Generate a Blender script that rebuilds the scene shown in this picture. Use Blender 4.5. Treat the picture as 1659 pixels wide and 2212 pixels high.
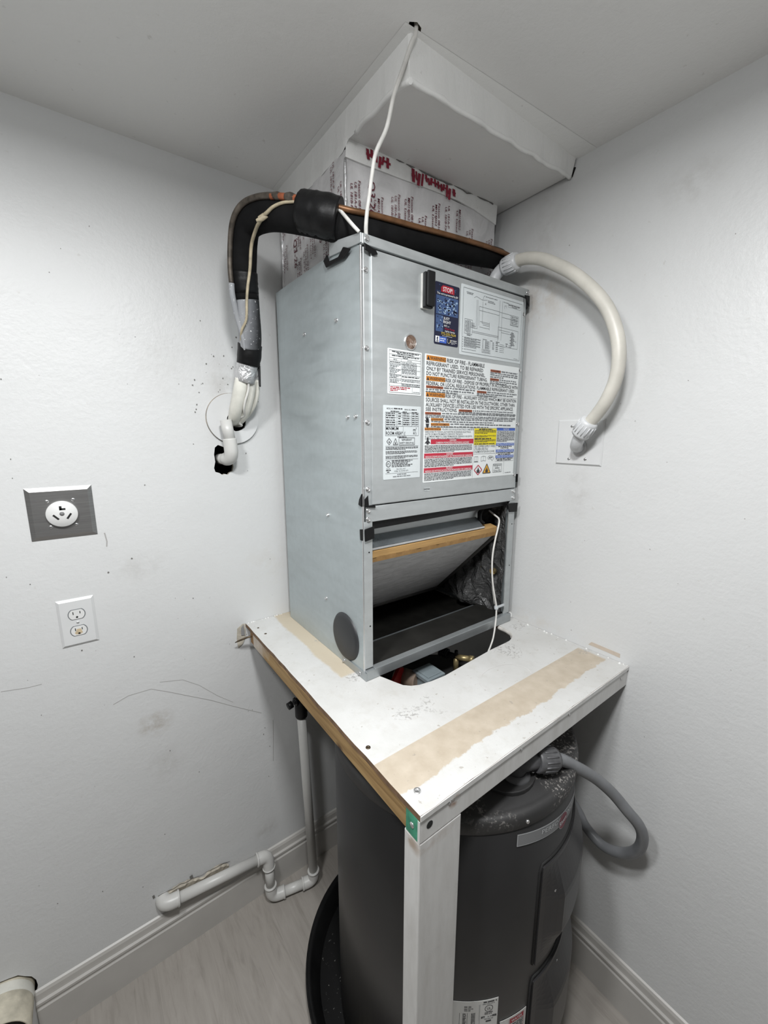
import bpy, bmesh, math, random
from mathutils import Vector, Matrix, Quaternion
from mathutils.geometry import tessellate_polygon

for o in list(bpy.data.objects):
    bpy.data.objects.remove(o, do_unlink=True)
SC = bpy.context.scene
COL = SC.collection
random.seed(7)
R = math.radians

# ------------------------------------------------------------------ camera, world, lamps, exposure
cd = bpy.data.cameras.new('camera')
cd.sensor_fit = 'VERTICAL'
cd.sensor_height = 36.0
cd.sensor_width = 36.0 * 1659 / 2212
cd.lens = 36.0 * 886.77 / 2212
cd.clip_start = 0.02
cam = bpy.data.objects.new('camera', cd)
COL.objects.link(cam)
PITCH, YAW = R(-10.7187), R(53.5254)
fw = Vector((math.cos(PITCH) * math.cos(YAW), math.cos(PITCH) * math.sin(YAW), math.sin(PITCH)))
rt = Vector((math.sin(YAW), -math.cos(YAW), 0))
up = rt.cross(fw)
cam.matrix_world = Matrix(((rt.x, up.x, -fw.x, -1.19244), (rt.y, up.y, -fw.y, -1.35764), (rt.z, up.z, -fw.z, 1.78460), (0, 0, 0, 1)))
SC.camera = cam

w = bpy.data.worlds.new('world')
SC.world = w
w.use_nodes = True
w.node_tree.nodes['Background'].inputs[0].default_value = (0.75, 0.85, 1.0, 1)
w.node_tree.nodes['Background'].inputs[1].default_value = 0.02

H = 2.528                       # ceiling height
LAMPS = [(-1.02, -1.22, 22.0, 4.6), (-1.52, -0.98, 17.0, 3.0)]     # x, y, watts downwards and sideways of the two ceiling lamps
LAMP_COL = (0.985, 0.995, 1.0)

SC.view_settings.view_transform = 'Standard'
SC.view_settings.look = 'None'
SC.view_settings.gamma = 1.0
SC.view_settings.use_curve_mapping = False
SC.view_settings.exposure = 0.0

# ------------------------------------------------------------------ materials
class NT:
    def __init__(s, name):
        s.m = bpy.data.materials.new(name)
        s.m.use_nodes = True
        s.t = s.m.node_tree
        s.b = s.t.nodes['Principled BSDF']
        s.co = None
    def n(s, typ, **kw):
        x = s.t.nodes.new(typ)
        for k, v in kw.items():
            setattr(x, k, v)
        return x
    def l(s, a, b):
        s.t.links.new(a, b)
    def coord(s):
        if s.co is None:
            s.co = s.n('ShaderNodeTexCoord').outputs['Object']
        return s.co
    def mapped(s, scale=(1, 1, 1), loc=(0, 0, 0), rot=(0, 0, 0)):
        m = s.n('ShaderNodeMapping')
        m.inputs['Scale'].default_value = scale
        m.inputs['Location'].default_value = loc
        m.inputs['Rotation'].default_value = rot
        s.l(s.coord(), m.inputs[0])
        return m.outputs[0]
    def noise(s, scale, detail=4, rough=0.55, vec=None, dist=0.0):
        x = s.n('ShaderNodeTexNoise')
        x.inputs['Scale'].default_value = scale
        x.inputs['Detail'].default_value = detail
        x.inputs['Roughness'].default_value = rough
        x.inputs['Distortion'].default_value = dist
        s.l(vec if vec is not None else s.coord(), x.inputs['Vector'])
        return x.outputs['Fac']
    def ramp(s, fac, stops):
        x = s.n('ShaderNodeValToRGB')
        e = x.color_ramp.elements
        while len(e) > 1:
            e.remove(e[-1])
        e[0].position = stops[0][0]; e[0].color = c4(stops[0][1])
        for p, c in stops[1:]:
            q = e.new(p); q.color = c4(c)
        s.l(fac, x.inputs[0])
        return x.outputs[0]
    def math(s, op, a, b=None, c=None, clamp=False):
        x = s.n('ShaderNodeMath', operation=op)
        x.use_clamp = clamp
        for i, v in enumerate((a, b, c)):
            if v is None: continue
            if isinstance(v, (int, float)): x.inputs[i].default_value = v
            else: s.l(v, x.inputs[i])
        return x.outputs[0]
    def mix(s, fac, a, b, mode='MIX'):
        x = s.n('ShaderNodeMix', data_type='RGBA', blend_type=mode)
        for i, v in ((0, fac), (6, a), (7, b)):
            if isinstance(v, (int, float)): x.inputs[i].default_value = v
            elif isinstance(v, tuple): x.inputs[i].default_value = c4(v)
            else: s.l(v, x.inputs[i])
        return x.outputs[2]
    def sep(s):
        x = s.n('ShaderNodeSeparateXYZ')
        s.l(s.coord(), x.inputs[0])
        return x.outputs
    def bump(s, h, strength=0.2, dist=0.002):
        x = s.n('ShaderNodeBump')
        x.inputs['Strength'].default_value = strength
        x.inputs['Distance'].default_value = dist
        s.l(h, x.inputs['Height'])
        s.l(x.outputs[0], s.b.inputs['Normal'])
    def blob(s, c, r, soft=0.6):
        """smooth 1..0 ellipsoidal patch about point c (object coords) with radii r"""
        v = s.mapped(scale=tuple(1 / q for q in r), loc=tuple(-a / q for a, q in zip(c, r)))
        x = s.n('ShaderNodeVectorMath', operation='LENGTH')
        s.l(v, x.inputs[0])
        m = s.n('ShaderNodeMapRange')
        m.inputs['From Min'].default_value = 1.0; m.inputs['From Max'].default_value = 1.0 - soft
        s.l(x.outputs['Value'], m.inputs['Value'])
        return m.outputs[0]
    def set(s, col=None, rough=None, metal=None, spec=None):
        b = s.b.inputs
        for k, v in (('Base Color', col), ('Roughness', rough), ('Metallic', metal), ('Specular IOR Level', spec)):
            if v is None: continue
            if isinstance(v, (int, float)): b[k].default_value = v
            elif isinstance(v, tuple): b[k].default_value = c4(v)
            else: s.l(v, b[k])
        return s.m

def c4(c):
    return (c[0], c[1], c[2], 1.0) if len(c) == 3 else c
def srgb(r, g, b):
    f = lambda v: (v / 255 / 12.92) if v <= 10 else ((v / 255 + 0.055) / 1.055) ** 2.4
    return (f(r), f(g), f(b))

def plain(name, col, rough=0.5, metal=0.0, var=0.12, scale=18, bump=0.0, bscale=60, spec=None):
    t = NT(name)
    f = t.noise(scale, 5)
    dark = tuple(q * (1 - var) for q in col); lite = tuple(min(1, q * (1 + var)) for q in col)
    t.set(t.ramp(f, [(0.3, dark), (0.7, lite)]), rough, metal, spec)
    if bump: t.bump(t.noise(bscale, 6), bump)
    return t.m

M = {}
def wall_mat(name, smudges, base=(0.62, 0.625, 0.622)):
    t = NT(name)
    f = t.noise(1.6, 5, 0.6)
    col = t.ramp(f, [(0.3, tuple(q * 0.96 for q in base)), (0.7, base)])
    sp = t.noise(55, 3, 0.5)
    col = t.mix(t.ramp(sp, [(0.70, (0, 0, 0)), (0.76, (0.35, 0.35, 0.35))]), col, (0.45, 0.43, 0.40))
    for c, r, k, colr in smudges:
        nz = t.noise(26, 5, 0.65)
        msk = t.math('MULTIPLY', t.blob(c, r, 0.9), t.math('MULTIPLY', t.ramp(nz, [(0.38, (0, 0, 0)), (0.62, (1, 1, 1))]), k))
        col = t.mix(msk, col, colr)
    t.set(col, 0.42)
    h = t.math('ADD', t.noise(90, 6, 0.6), t.math('MULTIPLY', t.noise(9, 3), 2.2))
    t.bump(h, 0.22, 0.004)
    return t.m
GR = (0.30, 0.28, 0.25)
M['wall_left'] = wall_mat('wall_paint_left', [
    ((-1.087, 0, 0.885), (0.06, 1, 0.05), 0.75, (0.32, 0.27, 0.21)),
    ((-1.07, 0, 0.73), (0.07, 1, 0.07), 0.25, GR),
    ((-0.80, 0, 1.93), (0.07, 1, 0.10), 0.35, GR),
    ((-0.97, 0, 1.98), (0.08, 1, 0.12), 0.16, GR),
    ((-1.08, 0, 1.40), (0.09, 1, 0.06), 0.22, GR),
    ((-0.70, 0, 1.34), (0.10, 1, 0.10), 0.22, (0.5, 0.46, 0.38)),
    ((-0.76, 0, 0.27), (0.06, 1, 0.05), 0.4, GR),
])
M['wall_right'] = wall_mat('wall_paint_right', [
    ((0, -0.22, 1.6), (1, 0.36, 0.65), 0.16, (0.52, 0.47, 0.38)),
    ((0, -0.55, 2.19), (1, 0.16, 0.10), 0.42, (0.46, 0.38, 0.30)),
    ((0, -0.72, 1.61), (1, 0.05, 0.10), 0.25, GR),
    ((0, -0.93, 2.35), (1, 0.09, 0.06), 0.25, GR),
    ((0, -0.60, 1.16), (1, 0.14, 0.04), 0.30, (0.5, 0.44, 0.36)),
    ((0, -0.55, 2.35), (1, 0.10, 0.20), 0.18, GR),
])
M['wall_plain'] = wall_mat('wall_paint_plain', [], (0.26, 0.26, 0.26))
M['ceiling'] = wall_mat('ceiling_paint', [], (0.80, 0.795, 0.78))
M['plaster'] = wall_mat('joint_plaster', [((-0.3, -0.4, 2.45), (0.3, 0.05, 0.04), 0.25, GR)], (0.84, 0.84, 0.825))
M['cavity'] = plain('dark_cavity', (0.012, 0.010, 0.009), 0.9)
M['torn'] = plain('torn_drywall', (0.47, 0.43, 0.36), 0.9, var=0.3, scale=60, bump=0.5)
M['scuff'] = plain('scuff_grey', (0.35, 0.34, 0.33), 0.6)
M['scuff_dark'] = plain('scuff_dark', (0.16, 0.155, 0.145), 0.6)
M['trim'] = plain('trim_paint', (0.46, 0.445, 0.42), 0.38, var=0.06, scale=8, bump=0.05)

def floor_mat():
    t = NT('grey_oak_laminate')
    v = t.mapped(scale=(17, 2.4, 1))
    g = t.noise(1.6, 8, 0.62, v, 1.4)
    v2 = t.mapped(scale=(120, 5, 1))
    g2 = t.noise(1.0, 5, 0.6, v2, 0.6)
    info = t.n('ShaderNodeObjectInfo')
    a = t.ramp(g, [(0.28, (0.24, 0.22, 0.197)), (0.45, (0.30, 0.277, 0.250)), (0.72, (0.345, 0.32, 0.292))])
    b = t.mix(t.ramp(g2, [(0.30, (0.5, 0.5, 0.5)), (0.42, (0, 0, 0))]), a, (0.23, 0.205, 0.18))
    k = t.math('MULTIPLY_ADD', info.outputs['Random'], 0.10, 0.95)
    hs = t.n('ShaderNodeHueSaturation')
    t.l(b, hs.inputs['Color']); t.l(k, hs.inputs['Value'])
    t.set(hs.outputs[0], 0.42)
    t.bump(g2, 0.12, 0.0015)
    return t.m
M['floor'] = floor_mat()

def galv(name, base, tint=(0.9, 1.0, 1.0), rough=0.42, metal=0.55):
    t = NT(name)
    v = t.mapped(scale=(3, 3, 14), rot=(0.3, 0.3, 0))
    f = t.noise(2.2, 5, 0.55, v, 0.6)
    f2 = t.noise(45, 3, 0.6)
    a = t.ramp(f, [(0.25, tuple(q * 0.88 for q in base)), (0.55, base), (0.8, tuple(min(1, q * 1.08) for q in base))])
    b = t.mix(t.ramp(f2, [(0.35, (0.10, 0.10, 0.10)), (0.6, (0, 0, 0))]), a, tuple(q * 0.55 for q in base))
    t.set(b, t.ramp(f, [(0.3, (rough - 0.06,) * 3), (0.7, (rough + 0.12,) * 3)]), metal)
    t.bump(t.noise(140, 3), 0.04, 0.001)
    return t.m
M['galv'] = galv('galvanised_sheet', (0.50, 0.525, 0.53))
M['galv_side'] = galv('galvanised_side', (0.465, 0.515, 0.528))
M['galv_dark'] = galv('galvanised_bracket', (0.34, 0.37, 0.39), rough=0.3, metal=0.8)
M['galv_rail'] = galv('galvanised_rail', (0.40, 0.425, 0.435), rough=0.34, metal=0.7)  # darker base colour puts a dark reflection into the rail
M['screw'] = plain('zinc_screw', (0.72, 0.72, 0.72), 0.25, 0.9, var=0.1)
M['black_tape'] = plain('black_tape', (0.005, 0.005, 0.0054), 0.42, var=0.3, scale=40, bump=0.5, bscale=40, spec=0.25)
M['foam'] = plain('black_foam_insulation', (0.006, 0.006, 0.0063), 0.85, var=0.35, scale=30, bump=0.18, bscale=120, spec=0.18)
def painted_foam():
    t = NT('grey_overspray_foam')
    x = t.sep()[0]
    f = t.noise(160, 3, 0.6)
    mr = t.n('ShaderNodeMapRange'); mr.inputs['From Min'].default_value = 0.002; mr.inputs['From Max'].default_value = 0.045
    t.l(t.math('ADD', x, t.math('MULTIPLY_ADD', t.noise(30, 4), 0.02, -0.01)), mr.inputs['Value'])
    base = t.ramp(mr.outputs[0], [(0.0, (0.30, 0.31, 0.325)), (0.45, (0.13, 0.135, 0.145)), (1.0, (0.012, 0.012, 0.013))])
    t.set(t.mix(t.ramp(f, [(0.66, (0, 0, 0)), (0.70, (1, 1, 1))]), base, (0.75, 0.75, 0.75)), 0.6)
    return t.m
M['painted_foam'] = painted_foam()
M['black_plastic'] = plain('black_plastic', (0.008, 0.008, 0.0085), 0.42, var=0.25, spec=0.3)
M['plug'] = plain('charcoal_plug', (0.022, 0.023, 0.025), 0.5, var=0.1)
M['liner'] = plain('black_liner', (0.006, 0.0058, 0.005), 0.75, var=0.4, scale=25, bump=0.2, spec=0.1)
def crinkle(name, col, metal, rough, s=14, strength=0.9, dist=0.02):
    t = NT(name)
    f = t.noise(s, 6, 0.6, None, 1.2)
    t.set(t.ramp(f, [(0.3, tuple(q * 0.7 for q in col)), (0.7, col)]), rough, metal)
    t.bump(f, strength, dist)
    return t.m
M['foil_liner'] = crinkle('black_foil_liner', (0.085, 0.085, 0.085), 0.35, 0.22, 18, 1.0, 0.03)
M['foil'] = crinkle('silver_duct_foil', (0.82, 0.81, 0.815), 0.12, 0.34, 9, 0.4, 0.012)
M['foil_tape'] = crinkle('bright_foil_tape', (0.78, 0.78, 0.79), 0.75, 0.28, 40, 0.8, 0.006)
M['foil_ink'] = plain('maroon_ink', (0.13, 0.02, 0.035), 0.6)
M['red_print'] = plain('torn_red_print', (0.22, 0.01, 0.03), 0.6, var=0.3)
def cardboard():
    t = NT('brown_cardboard')
    f = t.noise(40, 5, 0.6, t.mapped(scale=(0.3, 3, 3)))
    t.set(t.ramp(f, [(0.3, (0.40, 0.235, 0.085)), (0.7, (0.52, 0.32, 0.125))]), 0.75)
    return t.m
M['cardboard'] = cardboard()
def media():
    t = NT('filter_media')
    v = t.mapped(scale=(5, 22, 22), rot=(0.2, 0.1, 0.3))
    f = t.noise(3, 6, 0.65, v, 1.0)
    t.set(t.ramp(f, [(0.25, (0.36, 0.36, 0.365)), (0.6, (0.56, 0.56, 0.565))]), 0.9)
    t.bump(f, 0.5, 0.006)
    return t.m
M['media'] = media()
M['copper'] = plain('dull_copper', (0.20, 0.098, 0.045), 0.45, 0.55, var=0.35, scale=22)
M['copper_hot'] = plain('heated_copper', (0.36, 0.11, 0.05), 0.5, 0.35, var=0.45, scale=26)
M['solder'] = plain('dark_solder', (0.10, 0.085, 0.07), 0.5, 0.5, var=0.5, scale=60)
M['wire_beige'] = plain('beige_wire', (0.42, 0.36, 0.25), 0.55, var=0.3, scale=50)
M['wire_white'] = plain('white_cable', (0.66, 0.65, 0.62), 0.5, var=0.12, scale=40)
M['pvc'] = plain('painted_white_pvc', (0.55, 0.545, 0.525), 0.36, var=0.05, scale=12, bump=0.03)
M['pvc_cream'] = plain('cream_white_tube', (0.68, 0.67, 0.61), 0.4, var=0.12, scale=22, bump=0.05)
M['pvc_dirty'] = plain('dirty_white_sleeve', (0.56, 0.52, 0.42), 0.75, var=0.3, scale=22, bump=0.4)
M['conduit_white'] = plain('old_white_conduit', (0.56, 0.54, 0.485), 0.42, var=0.10, scale=16, bump=0.05)
M['conduit_fit'] = plain('white_conduit_fitting', (0.58, 0.59, 0.60), 0.35, var=0.12, scale=40)
M['conduit_grey'] = plain('grey_conduit', (0.175, 0.18, 0.188), 0.42, var=0.12, scale=18)
M['conduit_grey_fit'] = plain('grey_conduit_fitting', (0.075, 0.075, 0.078), 0.45, var=0.3, scale=50)
M['steel'] = None
def steel():
    t = NT('brushed_steel')
    f = t.noise(6, 5, 0.6, t.mapped(scale=(2, 2, 60)))
    t.set(t.ramp(f, [(0.3, (0.30, 0.295, 0.29)), (0.7, (0.38, 0.375, 0.37))]), 0.34, 0.85)
    return t.m
M['steel'] = steel()
M['plate_white'] = plain('white_plate', (0.62, 0.625, 0.625), 0.3, var=0.02)
M['recept_white'] = plain('white_receptacle', (0.68, 0.68, 0.67), 0.35, var=0.02)
M['slot'] = plain('slot_black', (0.008, 0.008, 0.008), 0.8)
M['grey_pin'] = plain('grey_pin', (0.17, 0.17, 0.17), 0.5)
M['stain_tan'] = plain('tan_stain', (0.52, 0.42, 0.28), 0.6, var=0.25, scale=80)

PL = (-0.787, -0.914, 0.0)      # stand root
def stand_top():
    t = NT('painted_plywood_top')
    x, y, z = t.sep()
    base = t.ramp(t.noise(7, 5), [(0.3, (0.49, 0.485, 0.468)), (0.7, (0.57, 0.57, 0.56))])
    base = t.mix(t.ramp(t.noise(22, 7, 0.7), [(0.52, (0, 0, 0)), (0.72, (0.35, 0.35, 0.35))]), base, (0.40, 0.38, 0.34))
    # bare tan strip, ragged on the front side
    jag = t.math('MULTIPLY_ADD', t.noise(13, 6, 0.7), 0.045, -0.0225)
    jag2 = t.math('MULTIPLY_ADD', t.noise(60, 4, 0.7), 0.012, -0.006)
    yy = t.math('ADD', y, jag2)
    def band(v, lo, hi, soft):
        a = t.n('ShaderNodeMapRange'); a.inputs['From Min'].default_value = lo; a.inputs['From Max'].default_value = lo + soft
        t.l(v, a.inputs['Value'])
        b = t.n('ShaderNodeMapRange'); b.inputs['From Min'].default_value = hi; b.inputs['From Max'].default_value = hi - soft
        t.l(v, b.inputs['Value'])
        return t.math('MULTIPLY', a.outputs[0], b.outputs[0])
    s1 = t.n('ShaderNodeMapRange'); s1.inputs['From Min'].default_value = 0.050; s1.inputs['From Max'].default_value = 0.054
    t.l(t.math('ADD', yy, jag), s1.inputs['Value'])
    s2 = t.n('ShaderNodeMapRange'); s2.inputs['From Min'].default_value = 0.139; s2.inputs['From Max'].default_value = 0.1375
    t.l(y, s2.inputs['Value'])
    tan = t.ramp(t.noise(30, 5), [(0.3, (0.40, 0.34, 0.265)), (0.7, (0.48, 0.42, 0.34))])
    endm = t.n('ShaderNodeMapRange'); endm.inputs['From Min'].default_value = 0.775; endm.inputs['From Max'].default_value = 0.765
    t.l(x, endm.inputs['Value'])
    m1 = t.math('MULTIPLY', t.math('MULTIPLY', s1.outputs[0], s2.outputs[0]), endm.outputs[0])
    col = t.mix(m1, base, tan)
    # peeled strip along the foot of the unit
    m2 = t.math('MULTIPLY', band(t.math('ADD', x, t.math('MULTIPLY', jag, 0.6)), 0.095, 0.20, 0.008), band(y, 0.43, 0.96, 0.01))
    col = t.mix(t.math('MULTIPLY', m2, 0.85), col, (0.47, 0.40, 0.29))
    # glue letters / grey flecks
    f = t.noise(170, 2, 0.5); big = t.noise(6.5, 2, 0.5)
    fm = t.math('MULTIPLY', t.ramp(f, [(0.54, (0, 0, 0)), (0.57, (1, 1, 1))]), t.ramp(big, [(0.635, (0, 0, 0)), (0.68, (1, 1, 1))]))
    col = t.mix(t.math('MULTIPLY', fm, 0.75), col, (0.28, 0.27, 0.26))
    f3 = t.noise(85, 2, 0.5)
    col = t.mix(t.ramp(f3, [(0.70, (0, 0, 0)), (0.74, (0.6, 0.6, 0.6))]), col, (0.30, 0.27, 0.23))
    t.set(col, 0.55)
    t.bump(t.math('ADD', t.noise(60, 6), t.math('MULTIPLY', t.noise(12, 4), 2)), 0.25, 0.003)
    return t.m
M['stand_top'] = stand_top()
def pine():
    t = NT('bare_pine_edge')
    v = t.mapped(scale=(30, 2.5, 30))
    f = t.noise(1.8, 6, 0.6, v, 0.8)
    col = t.ramp(f, [(0.25, (0.17, 0.095, 0.032)), (0.5, (0.31, 0.195, 0.078)), (0.75, (0.40, 0.265, 0.115))])
    kn = t.blob((0.0, 0.275, 1.082), (0.2, 0.020, 0.014), 0.8)
    col = t.mix(kn, col, (0.07, 0.035, 0.015))
    y = t.sep()[1]
    wm = t.n('ShaderNodeMapRange'); wm.inputs['From Min'].default_value = 0.70; wm.inputs['From Max'].default_value = 0.80
    t.l(t.math('ADD', y, t.math('MULTIPLY_ADD', t.noise(9, 5), 0.3, -0.15)), wm.inputs['Value'])
    col = t.mix(t.math('MULTIPLY', wm.outputs[0], 0.75), col, (0.62, 0.58, 0.53))
    t.set(col, 0.65)
    t.bump(f, 0.2, 0.002)
    return t.m
M['pine'] = pine()
def painted_wood():
    t = NT('white_painted_lumber')
    f = t.noise(5, 6, 0.6, t.mapped(scale=(6, 6, 1.2)))
    col = t.ramp(f, [(0.28, (0.56, 0.55, 0.53)), (0.6, (0.66, 0.655, 0.64))])
    d = t.noise(14, 5, 0.7)
    col = t.mix(t.ramp(d, [(0.66, (0, 0, 0)), (0.74, (0.5, 0.5, 0.5))]), col, (0.36, 0.33, 0.29))
    rs = t.math('MULTIPLY', t.blob((0.085, 0, 1.118), (0.018, 0.2, 0.018), 0.8), t.ramp(t.noise(60, 4), [(0.4, (0, 0, 0)), (0.6, (1, 1, 1))]))
    col = t.mix(rs, col, (0.22, 0.09, 0.03))
    rb = t.math('MULTIPLY', t.blob((0.0, 0.02, 1.063), (0.2, 0.03, 0.022), 0.8), t.ramp(t.noise(40, 4), [(0.4, (0, 0, 0)), (0.6, (1, 1, 1))]))
    col = t.mix(t.math('MULTIPLY', rb, 0.8), col, (0.33, 0.24, 0.17))
    t.set(col, 0.5)
    t.bump(t.noise(40, 6), 0.12, 0.003)
    return t.m
M['painted_wood'] = painted_wood()
M['ply_edge'] = plain('plywood_edge', (0.17, 0.10, 0.055), 0.7, var=0.35, scale=40)
M['ply_grey'] = plain('grey_painted_edge', (0.50, 0.48, 0.45), 0.6, var=0.3, scale=50, bump=0.2)
M['green'] = plain('green_end_paint', (0.05, 0.26, 0.16), 0.6, var=0.35, scale=45)
M['tank'] = None
def tank():
    t = NT('charcoal_tank_enamel')
    t.set(t.ramp(t.noise(4, 4), [(0.3, (0.021, 0.0205, 0.021)), (0.7, (0.027, 0.0265, 0.027))]), 0.36, 0.15)
    return t.m
M['tank'] = tank()
def tank_top():
    t = NT('dusty_tank_top')
    f = t.noise(150, 3, 0.6); b = t.noise(7, 4)
    m = t.math('MULTIPLY', t.ramp(f, [(0.55, (0, 0, 0)), (0.60, (1, 1, 1))]), t.ramp(b, [(0.44, (0, 0, 0)), (0.62, (1, 1, 1))]))
    m = t.math('MULTIPLY', m, t.blob((0.02, -0.25, 0.985), (0.26, 0.17, 0.25), 0.5))
    t.set(t.mix(t.math('MULTIPLY', m, 0.8), t.ramp(b, [(0.3, (0.022, 0.0215, 0.022)), (0.7, (0.038, 0.037, 0.036))]), (0.5, 0.47, 0.44)), 0.55)
    return t.m
M['tank_top'] = tank_top()
M['cover'] = plain('grey_access_cover', (0.032, 0.031, 0.032), 0.36, 0.2, var=0.08)
M['pan'] = plain('black_pan_plastic', (0.006, 0.006, 0.0062), 0.5, var=0.3, spec=0.2)
def pan_floor():
    t = NT('gritty_pan_floor')
    f = t.noise(120, 3, 0.6)
    t.set(t.mix(t.ramp(f, [(0.68, (0, 0, 0)), (0.73, (0.8, 0.8, 0.8))]), (0.009, 0.009, 0.0092), (0.30, 0.30, 0.28)), 0.75, 0.0, 0.15)
    return t.m
M['pan_floor'] = pan_floor()
M['brass'] = plain('old_brass', (0.33, 0.26, 0.13), 0.4, 0.6, var=0.3, scale=60)
M['box_grey'] = plain('grey_pvc_box', (0.19, 0.225, 0.24), 0.45, var=0.08)
M['red'] = plain('red_plastic', (0.30, 0.012, 0.012), 0.4, var=0.2)
M['yellow'] = plain('yellow_plastic', (0.75, 0.55, 0.02), 0.5)
M['tan_sleeve'] = plain('tan_sleeve', (0.25, 0.185, 0.14), 0.6, var=0.3)
M['zip'] = plain('clear_zip_tie', (0.55, 0.58, 0.60), 0.3)
M['nail'] = plain('rusty_nail', (0.10, 0.075, 0.05), 0.45, 0.7, var=0.4, scale=90)
M['debris'] = plain('olive_debris', (0.30, 0.27, 0.08), 0.7)
# printed label inks
for nm, c in dict(paper=(0.74, 0.77, 0.77), paper_blue=(0.66, 0.71, 0.72), paper_grey=(0.60, 0.64, 0.65), ink=(0.03, 0.03, 0.035), ink_grey=(0.16, 0.17, 0.18),
                  orange=(0.55, 0.20, 0.02), orange_dark=(0.36, 0.085, 0.025), red_bar=(0.47, 0.022, 0.05), yellow_bar=(0.72, 0.60, 0.005), blue_bar=(0.05, 0.12, 0.47),
                  white=(0.80, 0.81, 0.81), navy=(0.006, 0.008, 0.032), mid_blue=(0.045, 0.085, 0.20), pale_blue=(0.30, 0.42, 0.58), sign_red=(0.36, 0.010, 0.025),
                  gold=(0.62, 0.46, 0.05), amber=(0.70, 0.36, 0.03), silver=(0.20, 0.205, 0.21), silver_lite=(0.50, 0.51, 0.52), maroon=(0.16, 0.012, 0.03), tank_paper=(0.60, 0.60, 0.58)).items():
    M[nm] = plain('print_' + nm, c, 0.45, var=0.02)
def lamp_mat():
    t = NT('lamp_diffuser')
    t.b.inputs['Emission Color'].default_value = c4(LAMP_COL)
    t.b.inputs['Emission Strength'].default_value = 3.0
    t.set((0.8, 0.8, 0.8), 0.5)
    return t.m
M['lamp'] = lamp_mat()
def sight():
    t = NT('brown_sight_plug')
    f = t.noise(45, 5, 0.6, None, 1.5)
    t.set(t.ramp(f, [(0.35, (0.03, 0.02, 0.015)), (0.55, (0.17, 0.11, 0.08)), (0.68, (0.45, 0.40, 0.36))]), 0.15)
    return t.m
M['sight'] = sight()

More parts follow.
